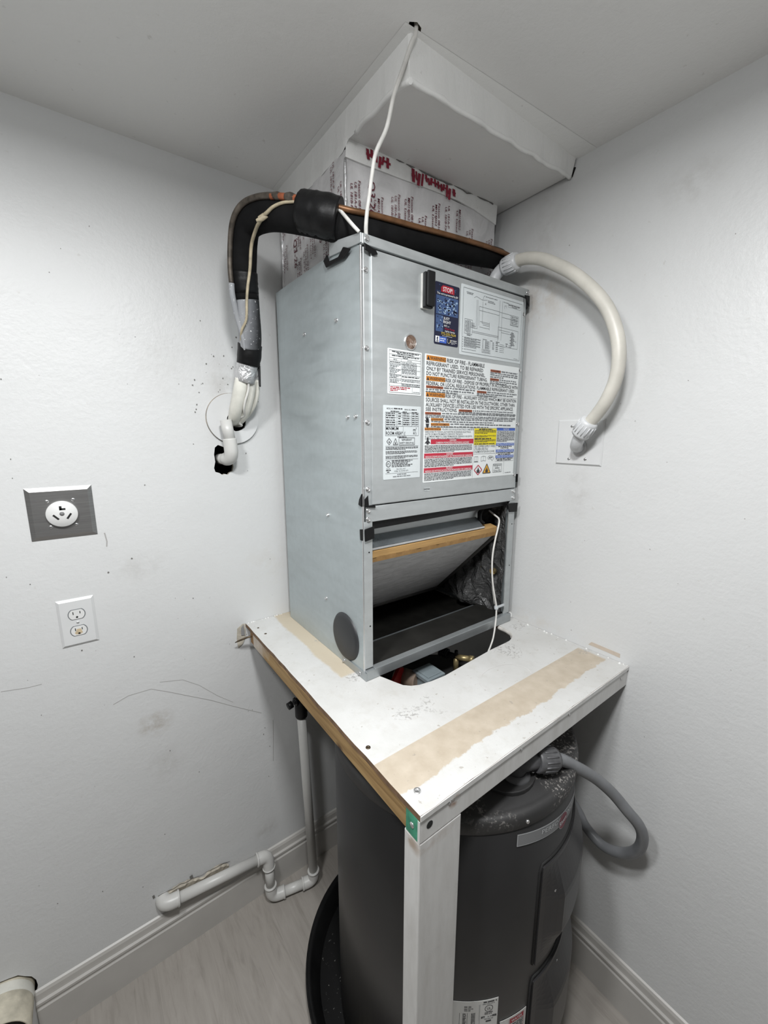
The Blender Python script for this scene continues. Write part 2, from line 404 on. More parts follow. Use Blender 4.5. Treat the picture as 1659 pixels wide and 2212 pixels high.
# ------------------------------------------------------------------ mesh builder
class MB:
    def __init__(s):
        s.v = []; s.f = []; s.mi = []; s.sm = []
    def add(s, vs, fs, mi=0, smooth=False):
        k = len(s.v)
        s.v += [tuple(p) for p in vs]
        for f in fs:
            s.f.append(tuple(i + k for i in f)); s.mi.append(mi); s.sm.append(smooth)
        return s
    def box(s, x0, x1, y0, y1, z0, z1, mi=0):
        x0, x1 = sorted((x0, x1)); y0, y1 = sorted((y0, y1)); z0, z1 = sorted((z0, z1))
        vs = [(x0, y0, z0), (x1, y0, z0), (x1, y1, z0), (x0, y1, z0), (x0, y0, z1), (x1, y0, z1), (x1, y1, z1), (x0, y1, z1)]
        return s.add(vs, [(0, 3, 2, 1), (4, 5, 6, 7), (0, 1, 5, 4), (1, 2, 6, 5), (2, 3, 7, 6), (3, 0, 4, 7)], mi)
    def hexa(s, b, t, mi=0):
        """8-corner block: b and t are four points each, same winding"""
        return s.add(list(b) + list(t), [(3, 2, 1, 0), (4, 5, 6, 7), (0, 1, 5, 4), (1, 2, 6, 5), (2, 3, 7, 6), (3, 0, 4, 7)], mi)
    def tube(s, pts, rad, seg=14, mi=0, smooth_pts=6, caps=True, flat=1.0):
        pts = [Vector(p) for p in pts]
        if not isinstance(rad, (list, tuple)): rad = [rad] * len(pts)
        P, Q = [], []
        if smooth_pts > 1 and len(pts) > 2:
            n = len(pts)
            for i in range(n - 1):
                p0 = pts[max(i - 1, 0)]; p1 = pts[i]; p2 = pts[i + 1]; p3 = pts[min(i + 2, n - 1)]
                for k in range(smooth_pts):
                    t = k / smooth_pts
                    P.append(0.5 * ((2 * p1) + (-p0 + p2) * t + (2 * p0 - 5 * p1 + 4 * p2 - p3) * t * t + (-p0 + 3 * p1 - 3 * p2 + p3) * t ** 3))
                    Q.append(rad[i] * (1 - t) + rad[i + 1] * t)
            P.append(pts[-1]); Q.append(rad[-1])
        else:
            P, Q = pts, list(rad)
        tan = []
        for i in range(len(P)):
            d = P[min(i + 1, len(P) - 1)] - P[max(i - 1, 0)]
            tan.append(d.normalized() if d.length > 1e-9 else Vector((0, 0, 1)))
        a = Vector((0, 0, 1)) if abs(tan[0].z) < 0.9 else Vector((1, 0, 0))
        nrm = (a - tan[0] * a.dot(tan[0])).normalized()
        vs = []
        for i in range(len(P)):
            nrm = nrm - tan[i] * nrm.dot(tan[i]); nrm.normalize()
            bi = tan[i].cross(nrm)
            for k in range(seg):
                an = 2 * math.pi * k / seg
                vs.append(P[i] + (nrm * math.cos(an) * flat + bi * math.sin(an)) * Q[i])
        fs = []
        for i in range(len(P) - 1):
            for k in range(seg):
                fs.append((i * seg + k, i * seg + (k + 1) % seg, (i + 1) * seg + (k + 1) % seg, (i + 1) * seg + k))
        s.add(vs, fs, mi, True)
        if caps:
            k = len(s.v) - len(vs)
            s.f.append(tuple(k + j for j in reversed(range(seg)))); s.mi.append(mi); s.sm.append(False)
            e = k + (len(P) - 1) * seg
            s.f.append(tuple(e + j for j in range(seg))); s.mi.append(mi); s.sm.append(False)
        return s
    def cyl(s, p0, p1, r0, r1=None, seg=24, mi=0, caps=True):
        return s.tube([p0, p1], [r0, r0 if r1 is None else r1], seg, mi, 1, caps)
    def lathe(s, prof, c=(0, 0, 0), axis='z', seg=48, mi=0, smooth=True, a0=0.0, a1=360.0):
        """prof: list of (radius, height along the axis)"""
        vs, fs = [], []
        full = abs(a1 - a0 - 360) < 1e-6
        n = seg if full else seg + 1
        for r, h in prof:
            for k in range(n):
                an = R(a0 + (a1 - a0) * k / seg)
                u, v = r * math.cos(an), r * math.sin(an)
                if axis == 'z': p = (c[0] + u, c[1] + v, c[2] + h)
                elif axis == 'y': p = (c[0] + u, c[1] + h, c[2] + v)
                else: p = (c[0] + h, c[1] + u, c[2] + v)
                vs.append(p)
        for i in range(len(prof) - 1):
            for k in range(seg):
                k2 = (k + 1) % n
                q = (i * n + k, i * n + k2, (i + 1) * n + k2, (i + 1) * n + k)
                fs.append(q if axis != 'y' else q[::-1])
        return s.add(vs, fs, mi, smooth)
    def prism(s, poly, d, mi=0, mi_side=None):
        """poly: 3-D points of a planar outline; d: thickness vector"""
        n = len(poly); d = Vector(d)
        a = [Vector(p) for p in poly]; b = [p + d for p in a]
        s.add(a + b, [tuple(reversed(range(n)))], mi)
        k = len(s.v) - 2 * n
        s.f.append(tuple(k + n + i for i in range(n))); s.mi.append(mi); s.sm.append(False)
        for i in range(n):
            j = (i + 1) % n
            s.f.append((k + i, k + j, k + n + j, k + n + i)); s.mi.append(mi if mi_side is None else mi_side); s.sm.append(False)
        return s
    def holed(s, loops, to3, d, mi=0, mi_side=None):
        """outer loop + hole loops in 2-D, lifted by to3, given thickness vector d (None: single skin)"""
        flat = [p for lp in loops for p in lp]
        tri = tessellate_polygon([[Vector((p[0], p[1], 0)) for p in lp] for lp in loops])
        A = [Vector(to3(p)) for p in flat]
        s.add(A, [tuple(t) for t in tri], mi)
        if d is None: return s
        d = Vector(d)
        B = [p + d for p in A]
        s.add(B, [tuple(reversed(t)) for t in tri], mi)
        k = 0
        for lp in loops:
            n = len(lp)
            vs = A[k:k + n] + B[k:k + n]
            s.add(vs, [(i, (i + 1) % n, n + (i + 1) % n, n + i) for i in range(n)], mi if mi_side is None else mi_side)
            k += n
        return s
    def strip(s, pts, width, nrm, mi=0, th=0.0004):
        """thin ribbon lying on a surface with normal nrm"""
        pts = [Vector(p) for p in pts]; nrm = Vector(nrm)
        if not isinstance(width, (list, tuple)): width = [width] * len(pts)
        vs = []
        for i, p in enumerate(pts):
            t = (pts[min(i + 1, len(pts) - 1)] - pts[max(i - 1, 0)]).normalized()
            b = nrm.cross(t).normalized() * width[i] * 0.5
            vs += [p + b, p - b, p + b + nrm * th, p - b + nrm * th]
        fs = []
        for i in range(len(pts) - 1):
            a, c = 4 * i, 4 * i + 4
            fs += [(a + 2, a + 3, c + 3, c + 2), (a, a + 2, c + 2, c), (a + 3, a + 1, c + 1, c + 3)]
        return s.add(vs, fs, mi)
    def build(s, name, mats, parent=None, bev=0.0, seg=2, loc=None):
        if not isinstance(mats, (list, tuple)): mats = [mats]
        base = root_loc(parent) if parent is not None else Vector(loc if loc is not None else (0, 0, 0))
        me = bpy.data.meshes.new(name)
        me.from_pydata([tuple(Vector(p) - base) for p in s.v], [], s.f)
        for m in mats: me.materials.append(m)
        me.polygons.foreach_set('material_index', s.mi)
        me.polygons.foreach_set('use_smooth', s.sm)
        bm = bmesh.new(); bm.from_mesh(me)
        bmesh.ops.recalc_face_normals(bm, faces=bm.faces[:])
        bm.to_mesh(me); bm.free()
        me.update()
        o = bpy.data.objects.new(name, me)
        COL.objects.link(o)
        if parent is not None: o.parent = parent
        else: o.location = base
        if bev:
            md = o.modifiers.new('bevel', 'BEVEL'); md.width = bev; md.segments = seg; md.limit_method = 'ANGLE'
        return o
def root_loc(o):
    while o.parent is not None: o = o.parent
    return o.location.copy()

def tag(o, label, cat, group=None):
    o['label'] = label; o['category'] = cat
    if group: o['group'] = group
    return o
def thing(name, label, cat, loc, group=None):
    o = bpy.data.objects.new(name, None)
    o.empty_display_size = 0.05
    COL.objects.link(o); o.location = loc
    return tag(o, label, cat, group)
def struct(o, label=None):
    o['kind'] = 'structure'
    if label: o['label'] = label
    return o
def part_label(o, label):
    o['label'] = label
    return o

# ------------------------------------------------------------------ printing (flat lettering laid on a surface)
_tc = {}
def glyphs(body):
    if body in _tc: return _tc[body]
    cu = bpy.data.curves.new('lettering', 'FONT'); cu.body = body; cu.resolution_u = 2; cu.size = 1.0; cu.offset = 0.008
    ob = bpy.data.objects.new('lettering', cu)
    me = ob.to_mesh()
    vs = [(v.co.x, v.co.y) for v in me.vertices]; fs = [tuple(p.vertices) for p in me.polygons]
    ob.to_mesh_clear()
    bpy.data.objects.remove(ob); bpy.data.curves.remove(cu)
    x0 = min((v[0] for v in vs), default=0); x1 = max((v[0] for v in vs), default=1)
    _tc[body] = ([(x - x0, y) for x, y in vs], fs, x1 - x0)
    return _tc[body]
CAP = 0.69
class Ink:
    """draws in label units: u to the right, v downwards, metres; fn(u, v, lift) -> world point"""
    def __init__(s, fn):
        s.fn = fn; s.mb = MB(); s.mats = []
    def mi(s, m):
        if m not in s.mats: s.mats.append(m)
        return s.mats.index(m)
    def quad(s, pts, m, lift=1):
        n = len(pts)
        s.mb.add([s.fn(u, v, lift) for u, v in pts], [tuple(range(n))], s.mi(m))
    def rect(s, u0, v0, u1, v1, m, lift=1, n=1):
        for i in range(n):
            a = u0 + (u1 - u0) * i / n; b = u0 + (u1 - u0) * (i + 1) / n
            s.quad([(a, v1), (b, v1), (b, v0), (a, v0)], m, lift)
    def line(s, u0, v0, u1, v1, wd, m, lift=1):
        dx, dy = u1 - u0, v1 - v0; L = math.hypot(dx, dy) or 1
        px, py = -dy / L * wd / 2, dx / L * wd / 2
        s.quad([(u0 + px, v0 + py), (u1 + px, v1 + py), (u1 - px, v1 - py), (u0 - px, v0 - py)], m, lift)
    def frame(s, u0, v0, u1, v1, wd, m, lift=1):
        for a in ((u0, v0, u1, v0), (u1, v0, u1, v1), (u1, v1, u0, v1), (u0, v1, u0, v0)): s.line(*a, wd, m, lift)
    def poly(s, pts, m, lift=1): s.quad(pts, m, lift)
    def text(s, body, u, v, h, m, wd=None, lift=2, align='l', rot=0.0, bold=0.0):
        vs, fs, W = glyphs(body)
        sy = h / CAP; sx = (wd / W) if wd else sy
        off = {'l': 0, 'c': -W * sx / 2, 'r': -W * sx}[align]
        ca, sa = math.cos(R(rot)), math.sin(R(rot))
        out = []
        for x, y in vs:
            a = x * sx + off; b = -y * sy
            out.append(s.fn(u + a * ca - b * sa, v + a * sa + b * ca, lift))
        s.mb.add(out, fs, s.mi(m))
    def fine(s, u0, u1, v, h, m, lift=1, fill=1.0, seed=None):
        """a line of print too small to read: word-sized dashes"""
        rnd = random.Random(seed if seed is not None else int((u0 * 7919 + v * 104729) * 1e5))
        u = u0; end = u0 + (u1 - u0) * fill
        while u < end - h * 0.3:
            L = min(h * rnd.uniform(1.0, 4.2), end - u)
            j = rnd.uniform(-0.08, 0.08) * h
            s.rect(u, v + j, u + L, v + h * rnd.uniform(0.62, 0.8) + j, m, lift)
            u += L + h * rnd.uniform(0.35, 0.7)
    def para(s, u0, u1, v0, v1, n, m, lift=1):
        step = (v1 - v0) / n
        for i in range(n):
            s.fine(u0, u1, v0 + i * step, step * 0.72, m, lift, 1.0 if i < n - 1 else 0.6, seed=i + int(v0 * 1e5))
    def build(s, name, parent):
        return s.mb.build(name, s.mats, parent)

def on_front(u0, v0):          # label with top-left corner (u0, v0) on the cabinet front
    return lambda u, v, l: (XL + u0 + u, YF - 0.0066 - 0.0003 * l, ZP + v0 - v)

# ------------------------------------------------------------------ room shell
BACKX, BACKY = -2.9, -3.2
def ragged(cx, cy, rx, ry, n, jit, seed):
    rnd = random.Random(seed)
    return [(cx + rx * (1 + rnd.uniform(-jit, jit)) * math.cos(2 * math.pi * k / n), cy + ry * (1 + rnd.uniform(-jit, jit)) * math.sin(2 * math.pi * k / n)) for k in range(n)]

# left wall (plane y = 0), with the three holes cut through it
hole_elbow = [(-0.846, 1.744), (-0.836, 1.752), (-0.826, 1.748), (-0.812, 1.742), (-0.802, 1.722), (-0.795, 1.700), (-0.793, 1.682), (-0.797, 1.668), (-0.806, 1.664), (-0.812, 1.657), (-0.822, 1.660), (-0.829, 1.657), (-0.838, 1.664), (-0.850, 1.668), (-0.853, 1.680), (-0.848, 1.700), (-0.850, 1.722)]
hole_disc = ragged(-0.776, 1.826, 0.036, 0.036, 18, 0.05, 4)
hole_stub = ragged(-1.545, 0.186, 0.0835, 0.086, 26, 0.035, 5)
wl = MB()
wl.holed([[(BACKX, 0), (0.12, 0), (0.12, H), (BACKX, H)], hole_elbow[::-1], hole_disc[::-1], hole_stub[::-1]], lambda p: (p[0], 0, p[1]), (0, 0.013, 0), 0, 1)
wl.box(BACKX, 0.12, 0.10, 0.12, 0, H, 2)
wl.box(BACKX, BACKX + 0.02, 0.013, 0.10, 0, H, 2)
struct(wl.build('wall_left', [M['wall_left'], M['torn'], M['cavity']]), 'white painted wall with outlets, scuffs and ragged pipe holes')
W_L = bpy.data.objects['wall_left']
wr = MB(); wr.box(0, 0.10, BACKY, 0.0, 0, H)
W_R = struct(wr.build('wall_right', M['wall_right']), 'white painted wall behind the white conduit and blank plate')
# bare tan patch where something was pulled off above the stand
mp = MB(); mp.prism([(0, -0.806, 1.1645), (0, -0.889, 1.1632), (0, -0.8895, 1.1505), (0, -0.85, 1.1525), (0, -0.797, 1.1528)], (-0.0005, 0, 0))
mp.build('bare_patch', plain('bare_tan_patch', (0.50, 0.43, 0.36), 0.7, var=0.1), W_R)
b1 = MB(); b1.box(BACKX - 0.1, BACKX, BACKY, 0.12, 0, H); struct(b1.build('wall_back', M['wall_plain']))
b2 = MB(); b2.box(BACKX - 0.1, 0.10, BACKY - 0.1, BACKY, 0, H); struct(b2.build('wall_front', M['wall_plain']))
ce = MB()
hole_c = [(-0.604, -0.664), (-0.590, -0.660), (-0.584, -0.650), (-0.589, -0.641), (-0.600, -0.640), (-0.611, -0.646), (-0.616, -0.656)]
ce.holed([[(BACKX - 0.1, BACKY - 0.1), (0.12, BACKY - 0.1), (0.12, 0.12), (BACKX - 0.1, 0.12)], hole_c], lambda p: (p[0], p[1], H), (0, 0, 0.014), 0, 1)
ce.box(BACKX - 0.1, 0.12, BACKY - 0.1, 0.12, H + 0.10, H + 0.12, 2)
CEIL = struct(ce.build('ceiling', [M['ceiling'], M['torn'], M['cavity']]), 'white painted ceiling')
fl = MB(); fl.box(BACKX - 0.1, 0.12, BACKY - 0.1, 0.12, -0.06, -0.009)
FLOOR = struct(fl.build('floor', M['cavity']), 'pale grey wood-grain plank floor')
# planks run away from the left wall
pw, gap = 0.192, 0.00015
x = BACKX; i = 0
rnd = random.Random(3)
while x < 0.0:
    y = 0.0 - rnd.uniform(0.3, 1.2)
    y1 = 0.0
    while y1 > BACKY:
        y0 = max(y1 - (1.22 if y1 < 0 else -y), BACKY)
        p = MB(); p.box(x, min(x + pw - gap, 0.0), y0 + gap, y1, -0.009, 0.0)
        p.build('plank', M['floor'], FLOOR)
        y1 = y0
    x += pw; i += 1

def baseboard(name, a, b, side, label):
    """profile of the moulded baseboard swept between a and b along one wall"""
    prof = [(0, 0), (0.017, 0), (0.017, 0.113), (0.0135, 0.117), (0.0135, 0.124), (0.0165, 0.128), (0.0165, 0.136), (0.011, 0.141), (0.010, 0.146), (0.0085, 0.160), (0.005, 0.168), (0, 0.1716)]
    vs, n = [], len(prof)
    for q in (a, b):
        for d, z in prof:
            vs.append((q, -d, z) if side == 'y' else (-d, q, z))
    m = MB()
    m.add(vs, [(k, (k + 1) % n, n + (k + 1) % n, n + k) for k in range(n)] + [tuple(range(n)), tuple(range(2 * n - 1, n - 1, -1))])
    return struct(m.build(name, M['trim']), label)
# left baseboard is notched around the sawn-off pipe at the far left
baseboard('baseboard_left', -1.470, -0.0, 'y', 'white moulded baseboard along the wall with the outlets')
baseboard('baseboard_back', BACKX, -1.622, 'y', 'white moulded baseboard left of the sawn-off pipe')
baseboard('baseboard_right', BACKY, -0.0175, 'x', 'white moulded baseboard along the wall behind the water heater')

# drywall soffit the duct rises into
sf = MB()
def wob(a, k): return a + 0.0013 * math.sin(k * 2.1) + 0.0010 * math.sin(k * 5.3 + 1)
N = 26
SX, SY = -0.600, -0.637
panel = []
for k in range(N + 1):      # left face: top edge, bottom edge
    y = SY * (1 - k / N)
    zb = 2.467 if y < -0.41 else 2.449
    if y < -0.59: zb = 2.467 - (-0.59 - y) * 0.3
    panel.append((SX + 0.0015 * math.sin(k * 1.7), y, wob(zb, k)))
vs = [(SX - 0.004, p[1], H) for p in panel] + panel
sf.add(vs, [(k, k + 1, N + 2 + k, N + 1 + k) for k in range(N)], 0)
frontb = []
for k in range(N + 1):      # front face
    x = SX * (1 - k / N)
    x = min(x, -0.006)
    frontb.append((x, SY + 0.0015 * math.sin(k * 1.3) + 0.03 * k / N * 0.3, wob(2.457 + 0.028 * k / N, 0.37 * k * k)))
vs = [(p[0], SY - 0.006 + 0.006 * k / N, H) for k, p in enumerate(frontb)] + frontb
sf.add(vs, [(k, N + 1 + k, N + 2 + k, k + 1) for k in range(N)], 0)
sf.add([(SX - 0.004, SY, H), panel[0], (frontb[0][0], SY - 0.006, H), frontb[0]], [(0, 1, 3, 2)], 0)
# underside panel
sf.hexa([(SX + 0.003, SY + 0.004, 2.474), (-0.004, SY + 0.018, 2.493), (-0.004, -0.37, 2.490), (SX + 0.003, -0.37, 2.473)],
        [(SX + 0.003, SY + 0.004, 2.486), (-0.004, SY + 0.018, 2.505), (-0.004, -0.37, 2.502), (SX + 0.003, -0.37, 2.486)], 1)
# lips of joint compound along the two outer edges
sf.tube([(p[0] + 0.004, p[1], p[2] + 0.002) for p in panel if p[1] < -0.42], 0.0055, 8, 0, 2)
sf.tube([(p[0], p[1] + 0.004, p[2] + 0.002) for p in frontb], [0.0045 + 0.0015 * abs(math.sin(k * 1.9)) for k in range(N + 1)], 8, 0, 2)
# feathered plaster where the soffit meets the ceiling
sf.prism([(SX - 0.02, 0, H - 0.0005), (SX - 0.022, SY - 0.015, H - 0.0005), (0, SY - 0.055, H - 0.0005), (0, SY, H - 0.0005), (SX, SY, H - 0.0005), (SX, 0, H - 0.0005)], (0, 0, -0.0002), 0)
TRIM = struct(sf.build('trim_1', [M['plaster'], M['ceiling']]), 'white plastered drywall soffit under the ceiling above the duct')
# plaster skirt down onto the duct front, with a torn ragged seam
sk = MB()
low = [(-0.602, 2.434), (-0.55, 2.436), (-0.50, 2.439), (-0.44, 2.442), (-0.37, 2.447), (-0.30, 2.451), (-0.22, 2.4545), (-0.15, 2.451), (-0.09, 2.443), (-0.047, 2.437)]
top = [(-0.602, 2.474), (-0.55, 2.475), (-0.50, 2.477), (-0.44, 2.479), (-0.37, 2.481), (-0.30, 2.483), (-0.22, 2.485), (-0.15, 2.488), (-0.09, 2.489), (-0.047, 2.491)]
n = len(low)
vs = [(x, -0.4045, z) for x, z in low] + [(x, -0.4075, z) for x, z in top] + [(x, -0.398, z) for x, z in low]
sk.add(vs, [(k, k + 1, n + k + 1, n + k) for k in range(n - 1)] + [(k, 2 * n + k, 2 * n + k + 1, k + 1) for k in range(n - 1)])
sk.build('plaster_skirt', M['plaster'], TRIM)
tr = MB()
rnd = random.Random(11)
for (x0, x1, z) in ((-0.545, -0.475, 2.470), (-0.40, -0.24, 2.474)):
    x = x0
    while x < x1:
        h = rnd.uniform(0.014, 0.030); ww = rnd.uniform(0.005, 0.010); sl = rnd.uniform(-0.004, 0.004)
        zz = z + rnd.uniform(-0.004, 0.004)
        tr.prism([(x, -0.4085, zz), (x + ww, -0.4085, zz), (x + ww + sl, -0.408, zz - h), (x + sl, -0.408, zz - h)], (0, -0.0006, 0))
        if rnd.random() < 0.55: tr.prism([(x, -0.4085, zz - h * 0.4), (x + 0.013, -0.4085, zz - h * 0.4), (x + 0.013, -0.4085, zz - h * 0.62), (x, -0.4085, zz - h * 0.62)], (0, -0.0006, 0))
        x += ww + rnd.uniform(0.003, 0.006)
tr.build('torn_red_print', M['red_print'], TRIM)
cr = MB()
pts = [(-0.50 + 0.43 * k / 22, -0.4088 - 0.001 * rnd.random(), 2.4775 + 0.009 * k / 22 + rnd.uniform(-0.003, 0.003)) for k in range(23)]
cr.tube(pts, [rnd.uniform(0.0008, 0.0022) for _ in pts], 5, 0, 1)
cr.build('seam_crack', M['scuff_dark'], TRIM)
gp = MB()      # dark sheet painting in the shade of a torn gap at the right wall
gp.prism([(-0.0008, -0.628, 2.512), (-0.0008, -0.636, 2.508), (-0.0008, -0.628, 2.488), (-0.0008, -0.614, 2.486)], (0.0006, 0, 0))
gp.build('gap_shade', M['cavity'], TRIM)

# ceiling lamps (outside the picture)
for k, (lx, ly, pw_, ps_) in enumerate(LAMPS):
    t = thing('ceiling_light', ['round flush ceiling lamp nearest the viewer', 'round flush ceiling lamp nearer the wall with the outlets'][k], 'light', (lx, ly, H))
    b = MB(); b.lathe([(0.115, 0), (0.115, -0.018), (0.10, -0.024), (0.098, -0.02)], (lx, ly, H), 'z', 40); b.build('lamp_ring', M['trim'], t)
    b = MB(); b.lathe([(0.099, -0.020), (0.085, -0.035), (0.05, -0.046), (0.0, -0.05)], (lx, ly, H), 'z', 40); b.build('diffuser', M['lamp'], t)
    ld = bpy.data.lights.new('lamp_light', 'AREA'); ld.shape = 'DISK'; ld.size = 0.19; ld.energy = pw_; ld.color = LAMP_COL
    lo = bpy.data.objects.new('lamp_light', ld); COL.objects.link(lo); lo.parent = t; lo.location = (0, 0, -0.056)
    ld = bpy.data.lights.new('lamp_glow', 'POINT'); ld.shadow_soft_size = 0.08; ld.energy = ps_; ld.color = LAMP_COL
    lo = bpy.data.objects.new('lamp_glow', ld); COL.objects.link(lo); lo.parent = t; lo.location = (0, 0, -0.14)

# scratches and flecks on the walls
sc = MB()
def onwall(pts): return [(x, -0.0002, z) for x, z in pts]
sc.strip(onwall([(-1.19, 0.995), (-1.15, 1.008), (-1.09, 1.006), (-1.04, 0.975), (-0.98, 0.935), (-0.92, 0.895), (-0.855, 0.846), (-0.80, 0.806), (-0.752, 0.772)]), 0.0013, (0, -1, 0))
sc.strip(onwall([(-1.065, 1.020), (-1.00, 1.003), (-0.953, 0.965), (-0.90, 0.905), (-0.85, 0.858)]), 0.001, (0, -1, 0))
sc.strip(onwall([(-1.42, 1.131), (-1.37, 1.122), (-1.34, 1.121)]), 0.001, (0, -1, 0))
sc.strip(onwall([(-0.7105, 0.725), (-0.713, 0.65), (-0.7185, 0.55)]), 0.0016, (0, -1, 0))
sc.strip(onwall([(-0.692, 1.975), (-0.70, 1.965), (-0.706, 1.958)]), 0.003, (0, -1, 0))
sc.strip(onwall([(-1.157, 1.515), (-1.154, 1.49), (-1.156, 1.475)]), 0.003, (0, -1, 0))
sc.build('scratch_marks', M['scuff'], W_L)['kind'] = 'stuff'
rnd = random.Random(21)
fk = MB()
def fleck(mb, x, z, r):
    n = 6
    p = [(x + r * rnd.uniform(0.5, 1.1) * math.cos(k * 2 * math.pi / n), -0.0003, z + r * rnd.uniform(0.5, 1.3) * math.sin(k * 2 * math.pi / n)) for k in range(n)]
    mb.prism(p, (0, -0.0006, 0))
for _ in range(46):
    fleck(fk, rnd.gauss(-0.82, 0.06), rnd.gauss(1.93, 0.09), rnd.uniform(0.0008, 0.003))
for _ in range(60):
    fleck(fk, rnd.uniform(-1.5, -0.66), rnd.uniform(0.3, 2.35), rnd.uniform(0.0006, 0.0022))
for x, z in ((-0.7186, 1.952), (-0.690, 2.08), (-0.80, 2.02), (-1.10, 1.43), (-1.16, 1.40)):
    fleck(fk, x, z, 0.0028)
fk.build('paint_flecks', M['scuff_dark'], W_L)['kind'] = 'stuff'
fk = MB()
for _ in range(40):
    y, z, r = rnd.uniform(-1.5, -0.35), rnd.uniform(0.4, 2.4), rnd.uniform(0.0006, 0.002)
    fk.prism([(-0.0003, y + r * rnd.uniform(0.6, 1.2) * math.cos(k), z + r * rnd.uniform(0.6, 1.2) * math.sin(k)) for k in range(6)], (-0.0005, 0, 0))
fk.build('paint_flecks', M['scuff'], W_R)['kind'] = 'stuff'

# ------------------------------------------------------------------ air handler
XL, XR, YF, YB, ZP = -0.6401, -0.0282, -0.5236, -0.0422, 1.1378
UW = XR - XL
ZT = ZP + 1.08
AH = thing('air_handler', 'galvanised sheet-metal air handler cabinet with labels and open bottom bay on the wooden stand', 'air handler', (XL, YF, ZP))
def fu(u): return XL + u
def fv(v): return ZP + v
def sy(y): return YF + y
T = 0.0035
p = MB(); p.box(XL, XL + T, YF + 0.002, YB, ZP, ZT); p.build('side_panel', M['galv_side'], AH, 0.001)
p = MB(); p.box(XR - T, XR, YF + 0.002, YB, ZP, ZT); p.build('side_panel', M['galv_side'], AH, 0.001)
p = MB(); p.box(XL + T, XR - T, YB - T, YB, ZP, ZT); p.build('back_panel', M['galv'], AH)
p = MB(); p.box(XL + T, XR - T, YF + 0.01, YB - T, ZT - 0.006, ZT - 0.002); p.build('top_panel', M['galv'], AH)
# folded bright edge at the front-left corner
p = MB(); p.box(XL - 0.0015, XL + 0.0035, YF - 0.001, YF + 0.004, ZP + 0.012, ZT - 0.022); p.build('corner_fold', M['screw'], AH, 0.0012)
# main door: recessed screw flanges and a raised field
p = MB()
p.box(fu(0.005), fu(0.605), YF - 0.001, YF + 0.003, fv(0.472), fv(1.056))
p.box(fu(0.0245), fu(0.586), YF - 0.0055, YF - 0.001, fv(0.474), fv(1.054))
p.build('front_door', M['galv'], AH, 0.0016)
p = MB(); p.box(fu(0.0), fu(UW), YF - 0.007, YF + 0.012, fv(1.0585), fv(1.080)); p.box(fu(0.0), fu(UW), YF + 0.004, YF + 0.03, fv(1.077), fv(1.080)); p.build('top_rail', M['galv'], AH, 0.0015)
p = MB()   # bent tab wrapping round the left side
p.hexa([(XL - 0.004, sy(-0.006), fv(1.060)), (XL - 0.004, sy(0.135), fv(1.074)), (XL, sy(0.135), fv(1.074)), (XL, sy(-0.006), fv(1.060))],
       [(XL - 0.004, sy(-0.006), fv(1.080)), (XL - 0.012, sy(0.118), fv(1.098)), (XL - 0.009, sy(0.118), fv(1.098)), (XL, sy(-0.006), fv(1.080))])
p.build('bent_tab', M['galv'], AH, 0.001)
p = MB(); p.box(fu(0.008), fu(0.604), YF - 0.004, YF + 0.004, fv(0.430), fv(0.470)); p.box(fu(0.026), fu(0.577), YF, YF + 0.02, fv(0.430), fv(0.433)); p.build('middle_rail', M['galv'], AH, 0.0015)
p = MB(); p.box(fu(0.0005), fu(0.026), YF - 0.003, YF + 0.003, fv(0.030), fv(0.431)); p.build('door_post', M['galv'], AH, 0.0012)
p = MB(); p.box(fu(0.581), fu(0.609), YF - 0.003, YF + 0.003, fv(0.030), fv(0.431)); p.build('door_post', M['galv'], AH, 0.0012)
p = MB()
p.box(fu(0.0), fu(0.610), YF - 0.012, YF + 0.002, fv(0.001), fv(0.027))
p.hexa([(fu(0.026), YF - 0.012, fv(0.027)), (fu(0.60), YF - 0.012, fv(0.027)), (fu(0.60), YF + 0.004, fv(0.0270)), (fu(0.026), YF + 0.004, fv(0.0270))],
       [(fu(0.026), YF - 0.012, fv(0.0285)), (fu(0.60), YF - 0.012, fv(0.0285)), (fu(0.60), YF + 0.004, fv(0.031)), (fu(0.026), YF + 0.004, fv(0.031))])
p.box(XL - 0.0035, XL, sy(-0.012), sy(0.113), fv(0.0005), fv(0.022))
p.build('base_rail', M['galv_rail'], AH, 0.0015)
p = MB(); p.lathe([(0.0001, -0.008), (0.055, -0.0075), (0.064, -0.005), (0.0685, -0.0005), (0.0685, 0.003)], (XL, -0.4294, 1.2242), 'x', 48); part_label(p.build('knockout_plug', M['plug'], AH), 'round black plug in the lower side panel')
# inside of the open bay
p = MB(); p.box(XL + T, XL + 0.028, YF + 0.004, YB - T, fv(0.002), fv(0.43)); p.build('liner_left', M['liner'], AH)
p = MB(); p.box(XL + 0.028, XR - 0.03, YB - 0.03, YB - T, fv(0.002), fv(0.43)); p.build('liner_back', M['liner'], AH)
p = MB(); p.box(XL + T, XR - T, YF + 0.02, YB - T, fv(0.433), fv(0.437)); p.build('blower_deck', M['galv'], AH)
p = MB(); p.box(XL + 0.028, XR - 0.02, YF + 0.005, -0.4125, fv(0.004), fv(0.030)); p2 = MB(); p2.box(XL + 0.028, XR - 0.02, -0.4125, YB - 0.03, fv(0.001), fv(0.004)); p2.build('opening_shade', M['liner'], AH); p2 = MB(); p2.box(XL + 0.028, XR - 0.06, -0.4150, -0.4120, fv(0.0300), fv(0.0325)); p2.build('ledge_edge', M['galv_dark'], AH); part_label(p.build('bay_floor', [plain('dark_bay_floor', (0.016, 0.0155, 0.0140), 0.6, var=0.3, scale=14, spec=0.2)], AH), 'dark floor ledge inside the open bay')  # black sheet behind the ledge paints in the shade of the return opening
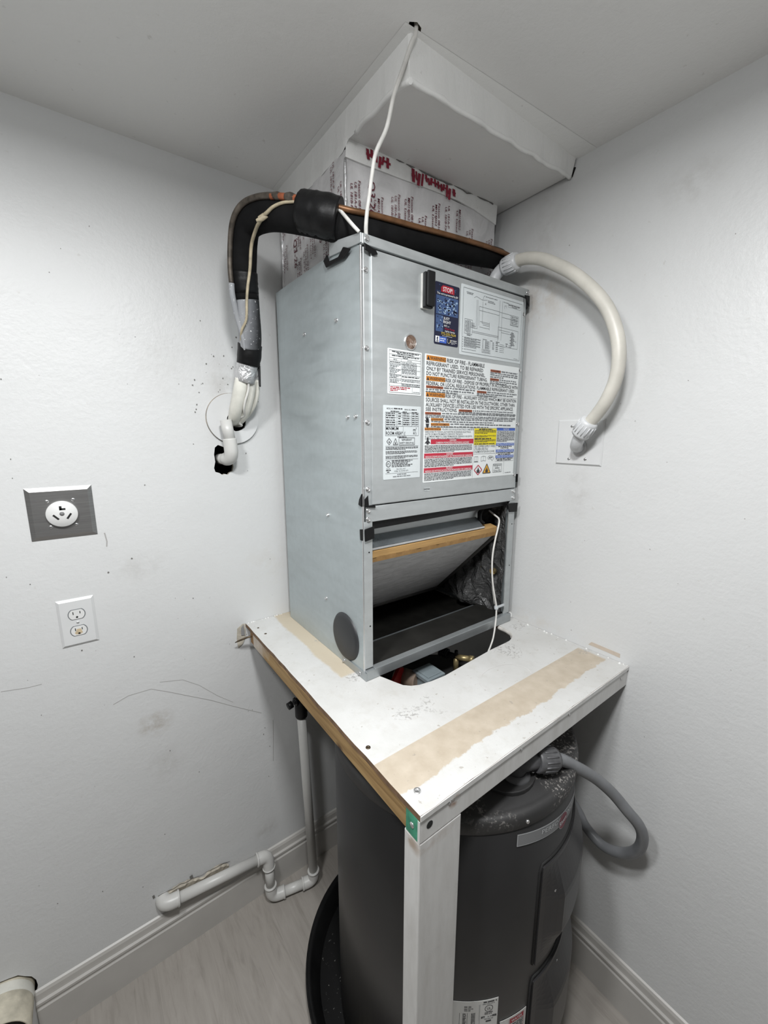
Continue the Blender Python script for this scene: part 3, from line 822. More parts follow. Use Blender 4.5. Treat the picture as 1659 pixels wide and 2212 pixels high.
# crinkled foil blanket on the right-hand wall of the bay
p = MB(); rnd = random.Random(5); NY, NZ = 26, 26
vs = []
for a in range(NY + 1):
    for b in range(NZ + 1):
        y = -0.512 + 0.43 * a / NY; z = fv(0.03) + 0.40 * b / NZ
        fold = 0.010 * math.sin(a * 0.9 + b * 0.35) + 0.006 * math.sin(a * 2.1 - b * 0.8) + rnd.uniform(-0.004, 0.004)
        bulge = 0.045 * math.exp(-((y + 0.36) / 0.07) ** 2 - ((z - 1.20) / 0.07) ** 2)
        if y < -0.49: fold *= 0.3
        vs.append((XR - 0.026 - max(-0.02, fold) - bulge, y, z))
p.add(vs, [(a * (NZ + 1) + b, (a + 1) * (NZ + 1) + b, (a + 1) * (NZ + 1) + b + 1, a * (NZ + 1) + b + 1) for a in range(NY) for b in range(NZ)], 0, False)
part_label(p.build('foil_liner', M['foil_liner'], AH), 'crinkled dark foil blanket on the right wall of the bay')
for yy in (-0.4298, -0.4712):
    p = MB(); p.lathe([(0.0115, -0.006), (0.0115, 0.006), (0.006, 0.007), (0.006, 0.002), (0.0005, 0.002)], (-0.056, yy, 1.309), 'x', 18)
    part_label(p.build('brass_grommet', M['brass'], AH), 'small brass plug on the foil blanket')
# set-back sheet and filter bracket
p = MB()
p.box(XL + 0.028, XR - 0.115, -0.4625, -0.4600, 1.497, fv(0.434))
p.prism([(XR - 0.115, -0.4625, fv(0.434)), (XR - 0.03, -0.4625, fv(0.434)), (XR - 0.03, -0.4625, 1.545), (XR - 0.06, -0.4625, 1.556), (XR - 0.095, -0.4625, 1.545), (XR - 0.115, -0.4625, 1.530)], (0, 0.0025, 0))
p.build('bay_header', M['galv'], AH)
p = MB()
p.hexa([(XL + 0.028, -0.4640, 1.515), (XR - 0.125, -0.4640, 1.515), (XR - 0.125, -0.4660, 1.515), (XL + 0.028, -0.4660, 1.515)],
       [(XL + 0.028, -0.4950, 1.489), (XR - 0.125, -0.4950, 1.489), (XR - 0.125, -0.4970, 1.490), (XL + 0.028, -0.4970, 1.490)])
p.build('filter_bracket', M['galv_dark'], AH)
p = MB(); p.box(XL + 0.026, XR - 0.12, -0.4995, -0.4945, 1.4835, 1.4895); p.build('bracket_lip', M['screw'], AH, 0.001)
p = MB(); p.hexa([(fu(0.026), YF + 0.004, fv(0.4085)), (fu(0.575), YF + 0.004, fv(0.4155)), (fu(0.575), YF + 0.014, fv(0.4155)), (fu(0.026), YF + 0.014, fv(0.4085))],
               [(fu(0.026), YF + 0.004, fv(0.431)), (fu(0.575), YF + 0.004, fv(0.431)), (fu(0.575), YF + 0.014, fv(0.431)), (fu(0.026), YF + 0.014, fv(0.431))])
p.build('gasket_strip', M['black_tape'], AH, 0.002)
# hook of black foam round the wiring hole
p = MB(); p.tube([(-0.128, -0.470, 1.541), (-0.140, -0.474, 1.532), (-0.149, -0.478, 1.519), (-0.148, -0.480, 1.505), (-0.136, -0.484, 1.495)], 0.0065, 8); p.build('hole_grommet', M['black_tape'], AH)
# black tape tabs
def tape(poly, d): 
    q = MB(); q.prism(poly, d); return q.build('tape_tab', M['black_tape'], AH, 0.002)
F0 = YF - 0.0082
tape([(fu(0.002), F0, fv(1.060)), (fu(0.034), F0, fv(1.052)), (fu(0.040), F0, fv(1.044)), (fu(0.030), F0, fv(1.040)), (fu(0.004), F0, fv(1.046))], (0, -0.003, 0))
tape([(fu(0.585), F0, fv(1.060)), (fu(0.610), F0, fv(1.062)), (fu(0.611), F0, fv(1.030)), (fu(0.600), F0, fv(1.040))], (0, -0.003, 0))
tape([(XR, YF - 0.004, fv(1.060)), (XR, YF + 0.02, fv(1.055)), (XR, YF + 0.01, fv(1.020)), (XR, YF - 0.004, fv(1.030))], (0.003, 0, 0))
tape([(XL - 0.0045, sy(0.062), fv(1.072)), (XL - 0.0045, sy(0.030), fv(1.058)), (XL - 0.0045, sy(0.060), fv(1.047)), (XL - 0.0045, sy(0.145), fv(1.052)), (XL - 0.0045, sy(0.158), fv(1.071)), (XL - 0.0045, sy(0.138), fv(1.080)), (XL - 0.0045, sy(0.130), fv(1.062)), (XL - 0.0045, sy(0.085), fv(1.058))], (-0.004, 0, 0))
tape([(fu(-0.001), F0 + 0.002, fv(0.490)), (fu(0.010), F0 + 0.002, fv(0.500)), (fu(0.012), F0 + 0.002, fv(0.473)), (fu(0.032), F0 + 0.002, fv(0.471)), (fu(0.032), F0 + 0.002, fv(0.466)), (fu(0.0), F0 + 0.002, fv(0.470))], (0, -0.003, 0))
tape([(XL - 0.001, sy(0), fv(0.505)), (XL - 0.001, sy(0.012), fv(0.488)), (XL - 0.001, sy(0.016), fv(0.474)), (XL - 0.001, sy(0), fv(0.470))], (-0.004, 0, 0))
tape([(fu(-0.002), F0 + 0.002, fv(0.415)), (fu(0.027), F0 + 0.002, fv(0.420)), (fu(0.028), F0 + 0.002, fv(0.388)), (fu(-0.001), F0 + 0.002, fv(0.383))], (0, -0.004, 0))
tape([(XL - 0.001, sy(0), fv(0.414)), (XL - 0.001, sy(0.012), fv(0.412)), (XL - 0.001, sy(0.010), fv(0.384)), (XL - 0.001, sy(0), fv(0.384))], (-0.003, 0, 0))
tape([(fu(0.560), F0 + 0.002, fv(0.424)), (fu(0.615), F0 + 0.002, fv(0.422)), (fu(0.613), F0 + 0.002, fv(0.391)), (fu(0.572), F0 + 0.002, fv(0.394))], (0, -0.004, 0))
tape([(XR, YF - 0.004, fv(0.518)), (XR, YF + 0.012, fv(0.516)), (XR, YF + 0.012, fv(0.490)), (XR, YF - 0.004, fv(0.490))], (0.004, 0, 0))
# screws
def screw(c, ax, parent=AH, r=0.0052):
    q = MB()
    s_ = -1
    q.lathe([(r * 1.25, 0), (r * 1.25, s_ * 0.0012), (r * 0.95, s_ * 0.0016)], c, ax, 14)
    q.lathe([(r * 0.9, s_ * 0.0016), (r * 0.9, s_ * 0.0042), (r * 0.55, s_ * 0.0048), (r * 0.5, s_ * 0.0040), (0.0001, s_ * 0.0040)], c, ax, 6, 0, False)
    return q.build('screw', M['screw'], parent)
for u, v in ((0.012, 1.009), (0.013, 0.843), (0.014, 0.675), (0.014, 0.513), (0.596, 1.008), (0.594, 0.844), (0.598, 0.679), (0.596, 0.515)):
    screw((fu(u), YF - 0.001, fv(v)), 'y')
for u, v in ((0.012, 0.460), (0.012, 0.438), (0.594, 0.461), (0.594, 0.440)):
    screw((fu(u), YF - 0.004, fv(v)), 'y')
for u, v in ((0.012, 1.070), (0.603, 1.070)): screw((fu(u), YF - 0.007, fv(v)), 'y')
for y, v in ((0.111, 0.924), (0.290, 0.924), (0.064, 0.689), (0.027, 0.689), (0.179, 0.422), (0.204, 0.163)):
    screw((XL, sy(y), fv(v)), 'x', r=0.0045)
for y in (0.020, 0.100): screw((XL - 0.0035, sy(y), fv(0.010)), 'x', r=0.004)
screw((fu(0.046), -0.4665, 1.5085), 'y')
for u, v in ((0.015, 0.352), (0.017, 0.150), (0.598, 0.350), (0.597, 0.205)):
    q = MB(); q.lathe([(0.0022, 0), (0.0022, -0.0004), (0.0001, -0.0004)], (fu(u), YF - 0.003, fv(v)), 'y', 10); q.build('pilot_hole', M['slot'], AH)
# door fittings
p = MB(); p.box(fu(0.1712), fu(0.1950), YF - 0.0115, YF - 0.0055, fv(0.9535), fv(1.034)); p.build('handle_pad', plain('white_foam_pad', (0.50, 0.50, 0.48), 0.8, var=0.25), AH, 0.002)
p = MB(); p.box(fu(0.1735), fu(0.2010), YF - 0.022, YF - 0.0115, fv(0.9545), fv(1.036)); p.box(fu(0.1770), fu(0.2010), YF - 0.029, YF - 0.022, fv(0.958), fv(1.038)); p.build('handle', M['black_plastic'], AH, 0.0025)
p = MB(); p.lathe([(0.019, -0.0055), (0.019, -0.008), (0.0165, -0.0095), (0.0165, -0.0085)], (fu(0.141), YF, fv(0.871)), 'y', 32); p.lathe([(0.0165, -0.0085), (0.010, -0.0100), (0.0001, -0.0105)], (fu(0.141), YF, fv(0.871)), 'y', 32, 1)
part_label(p.build('sight_plug', [M['screw'], M['sight']], AH), 'small round brown see-through plug with metal rim')

# ---- labels on the door
def label(name, u0, v1, wd, ht, paper, desc, corner=0.002):
    q = MB(); y = YF - 0.0056
    c = corner
    poly = []
    for cx, cz, a0 in ((u0 + wd - c, v1 - c, 0), (u0 + c, v1 - c, 90), (u0 + c, v1 - ht + c, 180), (u0 + wd - c, v1 - ht + c, 270)):
        for k in range(4):
            a = R(a0 + 30 * k); poly.append((fu(cx + c * math.cos(a)), y, fv(cz + c * math.sin(a))))
    q.prism(poly, (0, -0.0008, 0))
    return part_label(q.build(name, M[paper], AH), desc)

# promotional sticker (its cartoon figure and square code are left out)
LB = label('promo_sticker', 0.2205, 1.0275, 0.088, 0.1495, 'navy', 'dark blue sticker headed STOP! beside the black handle', 0.004)
I = Ink(on_front(0.2205, 1.0275)); Wd, Ht = 0.088, 0.1495
rnd = random.Random(8)
I.rect(0.004, 0.031, Wd - 0.004, 0.076, M['mid_blue'], 1)
for _ in range(90):
    a = rnd.uniform(0.006, Wd - 0.012); b = rnd.uniform(0.033, 0.070); L = rnd.uniform(0.003, 0.009)
    I.poly([(a, b + L * 0.4), (a + L * 0.5, b + L * 0.75), (a + L, b + L * 0.35), (a + L * 0.6, b)], M['pale_blue'] if rnd.random() < 0.55 else M['navy'], 1.4)
for _ in range(22):
    a = rnd.uniform(0.004, Wd - 0.008); b = rnd.uniform(0.004, 0.024)
    I.poly([(a, b + 0.002), (a + 0.002, b + 0.003), (a + 0.004, b + 0.0015), (a + 0.002, b)], M['mid_blue'], 1.1)
I.poly([(0.020, 0.011), (0.027, 0.0055), (0.062, 0.0055), (0.068, 0.011), (0.068, 0.022), (0.020, 0.022)], M['sign_red'], 1.6)
I.text('STOP!', 0.044, 0.0195, 0.0105, M['white'], 0.034, 2, 'c')
I.text('This unit is protected by JR!', 0.044, 0.0285, 0.0045, M['white'], 0.076, 2, 'c')
I.rect(0.004, 0.078, 0.030, 0.118, M['mid_blue'], 1)
for _ in range(16):
    a = rnd.uniform(0.004, 0.026); b = rnd.uniform(0.08, 0.112)
    I.poly([(a, b + 0.002), (a + 0.002, b + 0.004), (a + 0.004, b + 0.0015), (a + 0.002, b)], M['navy'] if rnd.random() < 0.6 else M['pale_blue'], 1.4)
I.text('JUST', 0.031, 0.0865, 0.0060, M['white'], 0.022)
I.text('RIGHT', 0.031, 0.0955, 0.0065, M['white'], 0.027)
I.text('A/C', 0.033, 0.1035, 0.0045, M['white'], 0.012); I.text('and', 0.047, 0.1035, 0.0026, M['white'])
I.text('Heat Pump', 0.037, 0.1105, 0.0047, M['sign_red'], 0.036)
I.text('Call for Service', 0.037, 0.1165, 0.0040, M['white'], 0.037)
I.text('772-233-7634', 0.024, 0.1245, 0.0062, M['gold'], 0.054)
I.fine(0.028, 0.066, 0.1265, 0.0017, M['silver_lite'])
I.rect(0.004, 0.1295, 0.018, 0.1445, M['white'], 1); I.poly([(0.009, 0.140), (0.013, 0.140), (0.012, 0.136), (0.0135, 0.133), (0.011, 0.1305), (0.0085, 0.134)], M['navy'], 2); I.rect(0.007, 0.1412, 0.015, 0.1432, M['navy'], 2)
I.rect(0.0185, 0.1295, 0.044, 0.1450, M['blue_bar'], 1)
I.fine(0.020, 0.040, 0.1335, 0.0026, M['white'], 2); I.fine(0.020, 0.036, 0.1385, 0.0026, M['white'], 2)
for k in range(9):
    a0, a1 = R(-130 - 28 * k), R(-130 - 28 * (k + 1))
    I.line(0.052 + 0.0055 * math.cos(a0), 0.137 + 0.0065 * math.sin(a0), 0.052 + 0.0055 * math.cos(a1), 0.137 + 0.0065 * math.sin(a1), 0.0011, M['silver_lite'] if k < 6 else M['gold'], 2)
I.text('JUST RIGHT', 0.0575, 0.1375, 0.0036, M['white'], 0.025); I.fine(0.0575, 0.083, 0.1393, 0.0019, M['silver_lite']); I.fine(0.062, 0.076, 0.1425, 0.0018, M['silver_lite'])
I.build('printed_text', LB)

# wiring diagram
LB = label('wiring_diagram', 0.3155, 1.0405, 0.271, 0.1785, 'paper_grey', 'large pale wiring diagram label at the top right of the door')
I = Ink(on_front(0.3155, 1.0405)); Wd, Ht = 0.271, 0.1785; K = M['ink_grey']; D = M['ink']
I.frame(0.008, 0.008, Wd - 0.006, Ht - 0.008, 0.0009, K)
tw = 0.0008
def wl_(*q):
    for a, b in zip(q[:-1], q[1:]): I.line(*a, *b, tw, K)
for dx in (0.0, 0.005): wl_((0.062 + dx, 0.030), (0.062 + dx, 0.099 + dx), (0.045, 0.099 + dx))
wl_((0.073, 0.045), (0.160, 0.045)); wl_((0.073, 0.055), (0.160, 0.055)); wl_((0.073, 0.045), (0.073, 0.095)); wl_((0.087, 0.030), (0.087, 0.087), (0.118, 0.087)); wl_((0.078, 0.0835), (0.118, 0.0835)); wl_((0.090, 0.091), (0.118, 0.091)); wl_((0.075, 0.098), (0.118, 0.098))
wl_((0.050, 0.027), (0.060, 0.022), (0.085, 0.027), (0.105, 0.024)); wl_((0.086, 0.027), (0.090, 0.016), (0.096, 0.014))
wl_((0.1185, 0.080), (0.1185, 0.102))
wl_((0.160, 0.015), (0.160, 0.122)); wl_((0.172, 0.015), (0.172, 0.122)); wl_((0.160, 0.046), (0.215, 0.046)); wl_((0.172, 0.058), (0.212, 0.058)); wl_((0.160, 0.094), (0.212, 0.094)); wl_((0.172, 0.100), (0.212, 0.100))
wl_((0.047, 0.1125), (0.160, 0.1125)); wl_((0.047, 0.116), (0.160, 0.116))
I.frame(0.212, 0.046, 0.250, 0.074, tw, K); wl_((0.212, 0.058), (0.250, 0.058)); wl_((0.212, 0.072), (0.250, 0.072))
I.frame(0.157, 0.0865, 0.252, 0.138, 0.0007, K)
I.frame(0.016, 0.085, 0.047, 0.122, tw, K); I.frame(0.026, 0.088, 0.040, 0.120, tw, K)
for k in range(8): I.rect(0.028, 0.090 + 0.0036 * k, 0.033, 0.0922 + 0.0036 * k, K); I.rect(0.035, 0.090 + 0.0036 * k, 0.038, 0.0922 + 0.0036 * k, K); I.fine(0.018, 0.026, 0.090 + 0.0036 * k, 0.002, K); wl_((0.040, 0.092 + 0.003 * k), (0.056, 0.092 + 0.003 * k)) if k < 5 else None
I.fine(0.020, 0.048, 0.0165, 0.0024, K); I.fine(0.022, 0.046, 0.0195, 0.0024, K)
I.fine(0.098, 0.150, 0.0150, 0.0024, K); I.fine(0.108, 0.135, 0.024, 0.0024, K); I.fine(0.108, 0.140, 0.0275, 0.0024, K); I.text('G', 0.096, 0.037, 0.004, D)
I.fine(0.176, 0.200, 0.0155, 0.0022, K); I.frame(0.198, 0.017, 0.257, 0.0255, 0.0006, K); I.fine(0.200, 0.255, 0.0185, 0.003, D); I.fine(0.215, 0.240, 0.0225, 0.002, D)
wl_((0.182, 0.034), (0.182, 0.026), (0.190, 0.024), (0.191, 0.031)); 
for k in range(5): I.fine(0.215, 0.247, 0.049 + 0.0045 * k, 0.003, K)
wl_((0.223, 0.090), (0.223, 0.134)); 
for k in range(9): I.rect(0.218 - 0.004 * (k % 2), 0.094 + 0.0042 * k, 0.231 + 0.003 * (k % 3), 0.0965 + 0.0042 * k, K)
I.text('G', 0.240, 0.119, 0.0036, D); I.fine(0.026, 0.044, 0.124, 0.0035, K)
for k, n_ in enumerate((3, 3, 3, 3, 1, 1)):
    I.rect(0.010, 0.1315 + 0.0062 * k, 0.012, 0.133 + 0.0062 * k, D)
    for j in range(n_): I.fine(0.016, 0.083, 0.1313 + 0.0062 * k + 0.0019 * j, 0.0016, K, fill=1.0 if j < n_ - 1 else 0.75)
I.frame(0.090, 0.155, 0.127, 0.164, 0.0006, K); I.fine(0.093, 0.124, 0.157, 0.002, K); I.fine(0.093, 0.124, 0.161, 0.002, K)
for k in range(9): I.fine(0.103, 0.120, 0.1315 + 0.0025 * k, 0.0018, K); I.fine(0.092, 0.098, 0.1315 + 0.0025 * k, 0.0018, K, fill=0.5)
I.fine(0.092, 0.110, 0.128, 0.002, D); I.fine(0.124, 0.134, 0.128, 0.002, D); wl_((0.124, 0.131), (0.124, 0.152))
for k in range(7): I.fine(0.135, 0.143, 0.1315 + 0.003 * k, 0.002, K)
I.fine(0.150, 0.166, 0.128, 0.0022, D)
for k in range(5): I.fine(0.150, 0.161, 0.132 + 0.0052 * k, 0.003, K); I.fine(0.168, 0.188, 0.133 + 0.0052 * k, 0.0016, K)
I.fine(0.194, 0.205, 0.128, 0.0022, D); I.fine(0.196, 0.203, 0.133, 0.004, K); I.fine(0.210, 0.223, 0.131, 0.002, K); I.fine(0.210, 0.223, 0.135, 0.002, K)
I.fine(0.237, 0.256, 0.166, 0.0014, K)
I.build('printed_text', LB)

# leak-detection table label
LB = label('status_label', 0.071, 0.850, 0.108, 0.1055, 'paper', 'small white table label with red footer, left on the door')
I = Ink(on_front(0.071, 0.850)); Wd, Ht = 0.108, 0.1055
I.frame(0.004, 0.004, Wd - 0.004, Ht - 0.004, 0.0007, D)
for v in (0.013, 0.021, 0.027, 0.0335, 0.046, 0.059, 0.068, 0.079, 0.0855): I.line(0.004, v, Wd - 0.004, v, 0.0005, D)
I.line(0.041, 0.021, 0.041, 0.0855, 0.0005, D); I.line(0.077, 0.0855, 0.077, Ht - 0.004, 0.0005, D)
I.fine(0.012, 0.098, 0.0055, 0.0030, D); I.fine(0.028, 0.082, 0.0093, 0.0030, D); I.fine(0.012, 0.098, 0.0145, 0.0030, D); I.fine(0.046, 0.062, 0.0180, 0.0024, D)
I.text('MODE', 0.017, 0.0255, 0.0026, D); I.text('ACTION', 0.060, 0.0255, 0.0026, D)
I.fine(0.006, 0.040, 0.0295, 0.0026, D)
for v, n_ in ((0.035, 4), (0.0475, 4), (0.060, 3), (0.0705, 3)):
    for j in range(n_): I.fine(0.006, 0.040, v + 0.0028 * j, 0.0022, K, fill=1 - 0.18 * j)
for k in range(9): I.fine(0.043, 0.100, 0.0290 + 0.0031 * k, 0.0024, K, fill=0.85)
I.fine(0.043, 0.100, 0.0615, 0.0030, D)
for v in (0.0695, 0.0728, 0.0800, 0.0830): I.fine(0.043, 0.102, v, 0.0024, K)
I.fine(0.007, 0.070, 0.0880, 0.0030, M['sign_red']); I.fine(0.007, 0.058, 0.0918, 0.0030, M['sign_red']); I.fine(0.007, 0.030, 0.0956, 0.0028, M['sign_red'])
I.fine(0.080, 0.102, 0.0975, 0.0018, K)
I.build('printed_text', LB)

# rating plate
LB = label('rating_plate', 0.0575, 0.7170, 0.1215, 0.1830, 'paper_grey', 'grey rating plate reading MINIMUM ROOM AREA, lower left on the door')
I = Ink(on_front(0.0575, 0.7170)); Wd, Ht = 0.1215, 0.1830
I.text('MODEL NO.', 0.010, 0.0092, 0.0032, D, 0.020); I.fine(0.032, 0.060, 0.0062, 0.0034, D); I.text('SERIAL NO.', 0.066, 0.0102, 0.0030, D, 0.021); I.fine(0.089, 0.108, 0.0074, 0.0030, D)
I.fine(0.022, 0.050, 0.0130, 0.0028, D); I.fine(0.060, 0.074, 0.0138, 0.0028, D); I.fine(0.090, 0.108, 0.0145, 0.0028, D)
I.frame(0.006, 0.0165, 0.114, 0.0735, 0.0006, D)
for v in (0.0500, ): I.line(0.006, v, 0.114, v, 0.0006, D)
for u in (0.042, 0.060, 0.090, 0.102): I.line(u, 0.0165, u, 0.0500, 0.0006, D)
for v in (0.0225, 0.0282, 0.0395, 0.0450): I.line(0.006, v, 0.060, v, 0.0004, D)
for v in (0.0245, 0.0290, 0.0340, 0.0395, 0.0440): I.line(0.060, v, 0.114, v, 0.0004, D)
for k in range(6): I.fine(0.008, 0.039, 0.0180 + 0.0055 * k, 0.0030, D, fill=0.9)
for k in range(5): I.fine(0.046, 0.057, 0.0180 + 0.0062 * k, 0.0030, D, fill=0.8)
for k in range(6): I.fine(0.062, 0.087, 0.0182 + 0.0053 * k, 0.0028, D, fill=0.85)
for k in range(6): I.fine(0.092, 0.100, 0.0182 + 0.0053 * k, 0.0028, D); I.fine(0.104, 0.112, 0.0182 + 0.0053 * k, 0.0028, D)
I.text('MINIMUM', 0.0075, 0.0595, 0.0078, D, 0.039); I.text('ROOM AREA*', 0.0075, 0.0712, 0.0080, D, 0.053); I.line(0.0625, 0.0500, 0.0625, 0.0735, 0.0006, D)
I.text('(', 0.066, 0.0715, 0.008, D); I.text('m', 0.0955, 0.0620, 0.0075, D, 0.0085); I.text('2', 0.1045, 0.0570, 0.0040, D); I.text('ft', 0.0955, 0.0705, 0.0060, D); I.text('2', 0.1005, 0.0670, 0.0030, D); I.text(')', 0.1035, 0.0705, 0.0068, D)
I.fine(0.044, 0.074, 0.0758, 0.0026, D)
def flame(u, v, s):
    I.poly([(u - 0.35 * s, v + 0.45 * s), (u - 0.40 * s, v), (u - 0.15 * s, v - 0.15 * s), (u, v - 0.6 * s), (u + 0.22 * s, v - 0.15 * s), (u + 0.42 * s, v + 0.05 * s), (u + 0.33 * s, v + 0.45 * s)], D, 2.5)
def outline(pts, wd, m, lift=2):
    for a, b in zip(pts, pts[1:] + pts[:1]): I.line(*a, *b, wd, m, lift)
outline([(0.0175, 0.0800), (0.0250, 0.0880), (0.0175, 0.0960), (0.0100, 0.0880)], 0.0012, D); flame(0.0175, 0.0885, 0.0050)
outline([(0.0375, 0.0805), (0.0450, 0.0960), (0.0300, 0.0960)], 0.0012, D); flame(0.0375, 0.0915, 0.0050)
I.frame(0.0490, 0.0790, 0.1010, 0.0970, 0.0011, D); I.text('REFRIGERANT', 0.0750, 0.0862, 0.0046, D, 0.034, align='c'); I.text('SAFETY GROUP A2L', 0.0750, 0.0940, 0.0044, D, 0.048, align='c')
I.line(0.006, 0.0992, 0.114, 0.0992, 0.0005, D)
I.para(0.007, 0.113, 0.1015, 0.1100, 3, D); I.para(0.007, 0.111, 0.1120, 0.1205, 3, D); I.para(0.007, 0.112, 0.1235, 0.1320, 3, D)
I.line(0.006, 0.1337, 0.114, 0.1337, 0.0005, D)
for k in range(14): I.line(0.0155 + 0.0072 * math.cos(k * math.pi / 7), 0.1440 + 0.0072 * math.sin(k * math.pi / 7), 0.0155 + 0.0072 * math.cos((k + 1) * math.pi / 7), 0.1440 + 0.0072 * math.sin((k + 1) * math.pi / 7), 0.0014, D)
I.text('ETL', 0.0155, 0.1466, 0.0050, D, 0.0095, align='c')
for k in range(5): I.fine(0.026, 0.098, 0.1352 + 0.0037 * k, 0.0027, D, fill=0.95 - 0.1 * (k % 3))
I.text('Intertek', 0.009, 0.1565, 0.0026, D); I.fine(0.008, 0.023, 0.1585, 0.0030, D); I.fine(0.011, 0.020, 0.1633, 0.0028, D)
I.text('FAN COIL UNIT', 0.041, 0.1590, 0.0030, K, 0.030); I.text('SYSTEM - FAN / BLOWER UNITE', 0.034, 0.1642, 0.0030, K, 0.046)
I.line(0.006, 0.1680, 0.114, 0.1680, 0.0005, D); I.fine(0.044, 0.074, 0.1705, 0.0028, K); I.fine(0.030, 0.090, 0.1755, 0.0028, K)
I.build('printed_text', LB)

# big warning label
LB = label('warning_label', 0.1905, 0.8505, 0.3925, 0.3330, 'paper', 'large white warning label with orange, red, yellow and blue panels')
I = Ink(on_front(0.1905, 0.8505)); Wd, Ht = 0.3925, 0.3330
def X(f): return f * Wd
def Y(f): return f * Ht
def warn(f0, f1, x0, x1, txt='WARNING', big=True):
    I.rect(X(x0), Y(f0), X(x1), Y(f1), M['orange'] if big else M['orange_dark'])
    h = Y(f1 - f0)
    I.poly([(X(x0) + 0.0015, Y(f1) - 0.0012), (X(x0) + h * 0.95, Y(f1) - 0.0012), (X(x0) + h * 0.48, Y(f0) + 0.0012)], D, 2)
    I.text(txt, X(x0) + h * 1.05, Y(f1) - h * 0.16, h * 0.68, D, X(x1 - x0) - h * 1.15)
warn(0.010, 0.046, 0.012, 0.190); I.text('RISK OF FIRE - FLAMMABLE', X(0.200), Y(0.044), Y(0.030), D, X(0.385))
I.text('REFRIGERANT USED. TO BE REPAIRED', X(0.012), Y(0.083), Y(0.028), D, X(0.560))
I.text('ONLY BY TRAINED SERVICE PERSONNEL.', X(0.012), Y(0.121), Y(0.028), D, X(0.585))
I.text('DO NOT PUNCTURE REFRIGERANT TUBING.', X(0.012), Y(0.157), Y(0.027), D, X(0.610))
warn(0.164, 0.198, 0.012, 0.188); I.text('RISK OF FIRE - DISPOSE OF PROPERLY IN ACCORDANCE WITH', X(0.192), Y(0.196), Y(0.028), D, X(0.800))
I.text('FEDERAL OR LOCAL REGULATIONS. FLAMMABLE REFRIGERANT USED.', X(0.012), Y(0.230), Y(0.026), D, X(0.945))
warn(0.235, 0.254, 0.012, 0.170, 'AVERTISSEMENT', False); I.fine(X(0.178), X(0.50), Y(0.237), 0.0052, K)
for k in range(2): I.fine(X(0.012), X(0.48 - 0.17 * k), Y(0.258 + 0.017 * k), 0.0052, K)
warn(0.240, 0.258, 0.515, 0.620, 'ADVERTENCIA', False); I.fine(X(0.628), X(0.985), Y(0.241), 0.0048, K); I.fine(X(0.515), X(0.94), Y(0.260), 0.0048, K); I.fine(X(0.515), X(0.74), Y(0.275), 0.0048, K)
warn(0.286, 0.320, 0.012, 0.190); I.text('RISK OF FIRE - AUXILIARY DEVICES WHICH MAY BE IGNITION', X(0.194), Y(0.318), Y(0.028), D, X(0.790))
I.text('SOURCES SHALL NOT BE INSTALLED IN THE DUCTWORK, OTHER THAN', X(0.012), Y(0.357), Y(0.029), D, X(0.955))
I.text('AUXILIARY DEVICES LISTED FOR USE WITH THE SPECIFIC APPLIANCE.', X(0.012), Y(0.394), Y(0.029), D, X(0.940))
I.text('SEE INSTRUCTIONS.', X(0.012), Y(0.428), Y(0.026), D, X(0.300))
warn(0.405, 0.423, 0.330, 0.470, 'AVERTISSEMENT', False); I.fine(X(0.478), X(0.955), Y(0.407), 0.0044, K); I.fine(X(0.33), X(0.985), Y(0.425), 0.0044, K)
warn(0.438, 0.456, 0.008, 0.155, 'ADVERTENCIA', False); I.fine(X(0.165), X(0.985), Y(0.440), 0.0044, K)
for k in range(2): I.fine(X(0.012), X(0.985), Y(0.459 + 0.0125 * k), 0.0040, K)
warn(0.483, 0.503, 0.062, 0.180, 'WARNING'); I.fine(X(0.19), X(0.96), Y(0.485), 0.0052, K); I.fine(X(0.065), X(0.72), Y(0.505), 0.0048, K)
warn(0.522, 0.543, 0.062, 0.240, 'AVERTISSEMENT'); I.fine(X(0.25), X(0.93), Y(0.524), 0.0052, K); I.fine(X(0.065), X(0.66), Y(0.546), 0.0048, K)
for a, b, r in ((0.030, 0.520, 0.011), ): 
    I.poly([(X(a) + 0.55 * r * math.cos(k * math.pi / 5), Y(b) + 1.3 * r * math.sin(k * math.pi / 5)) for k in range(10)], D, 2)
    I.line(X(0.012), Y(0.478), X(0.030), Y(0.505), 0.0022, D, 2); I.line(X(0.008), Y(0.500), X(0.026), Y(0.520), 0.0016, D, 2); I.rect(X(0.012), Y(0.523), X(0.046), Y(0.528), M['paper'], 3)
warn(0.560, 0.580, 0.006, 0.160, 'ADVERTENCIA')
I.text('PELIGRO DE CHOQUE ELECTRICO O MUERTE', X(0.170), Y(0.577), 0.0046, K, X(0.325))
for k, s_ in enumerate(('DESCONECTE TODAS LAS FUENTES DE ENERGIA ELECTRICA', 'ANTES DE MANTENIMIENTO SERVICIO TECNICO.', 'EL COMPARTIMIENTO DEBE PERMANECER CERRADO EXCEPTO', 'DURANTE EL SERVICIO DE MANTENIMIENTO')):
    I.text(s_, X(0.010), Y(0.598 + 0.0185 * k), 0.0044, K, X((0.455, 0.37, 0.47, 0.35)[k]))
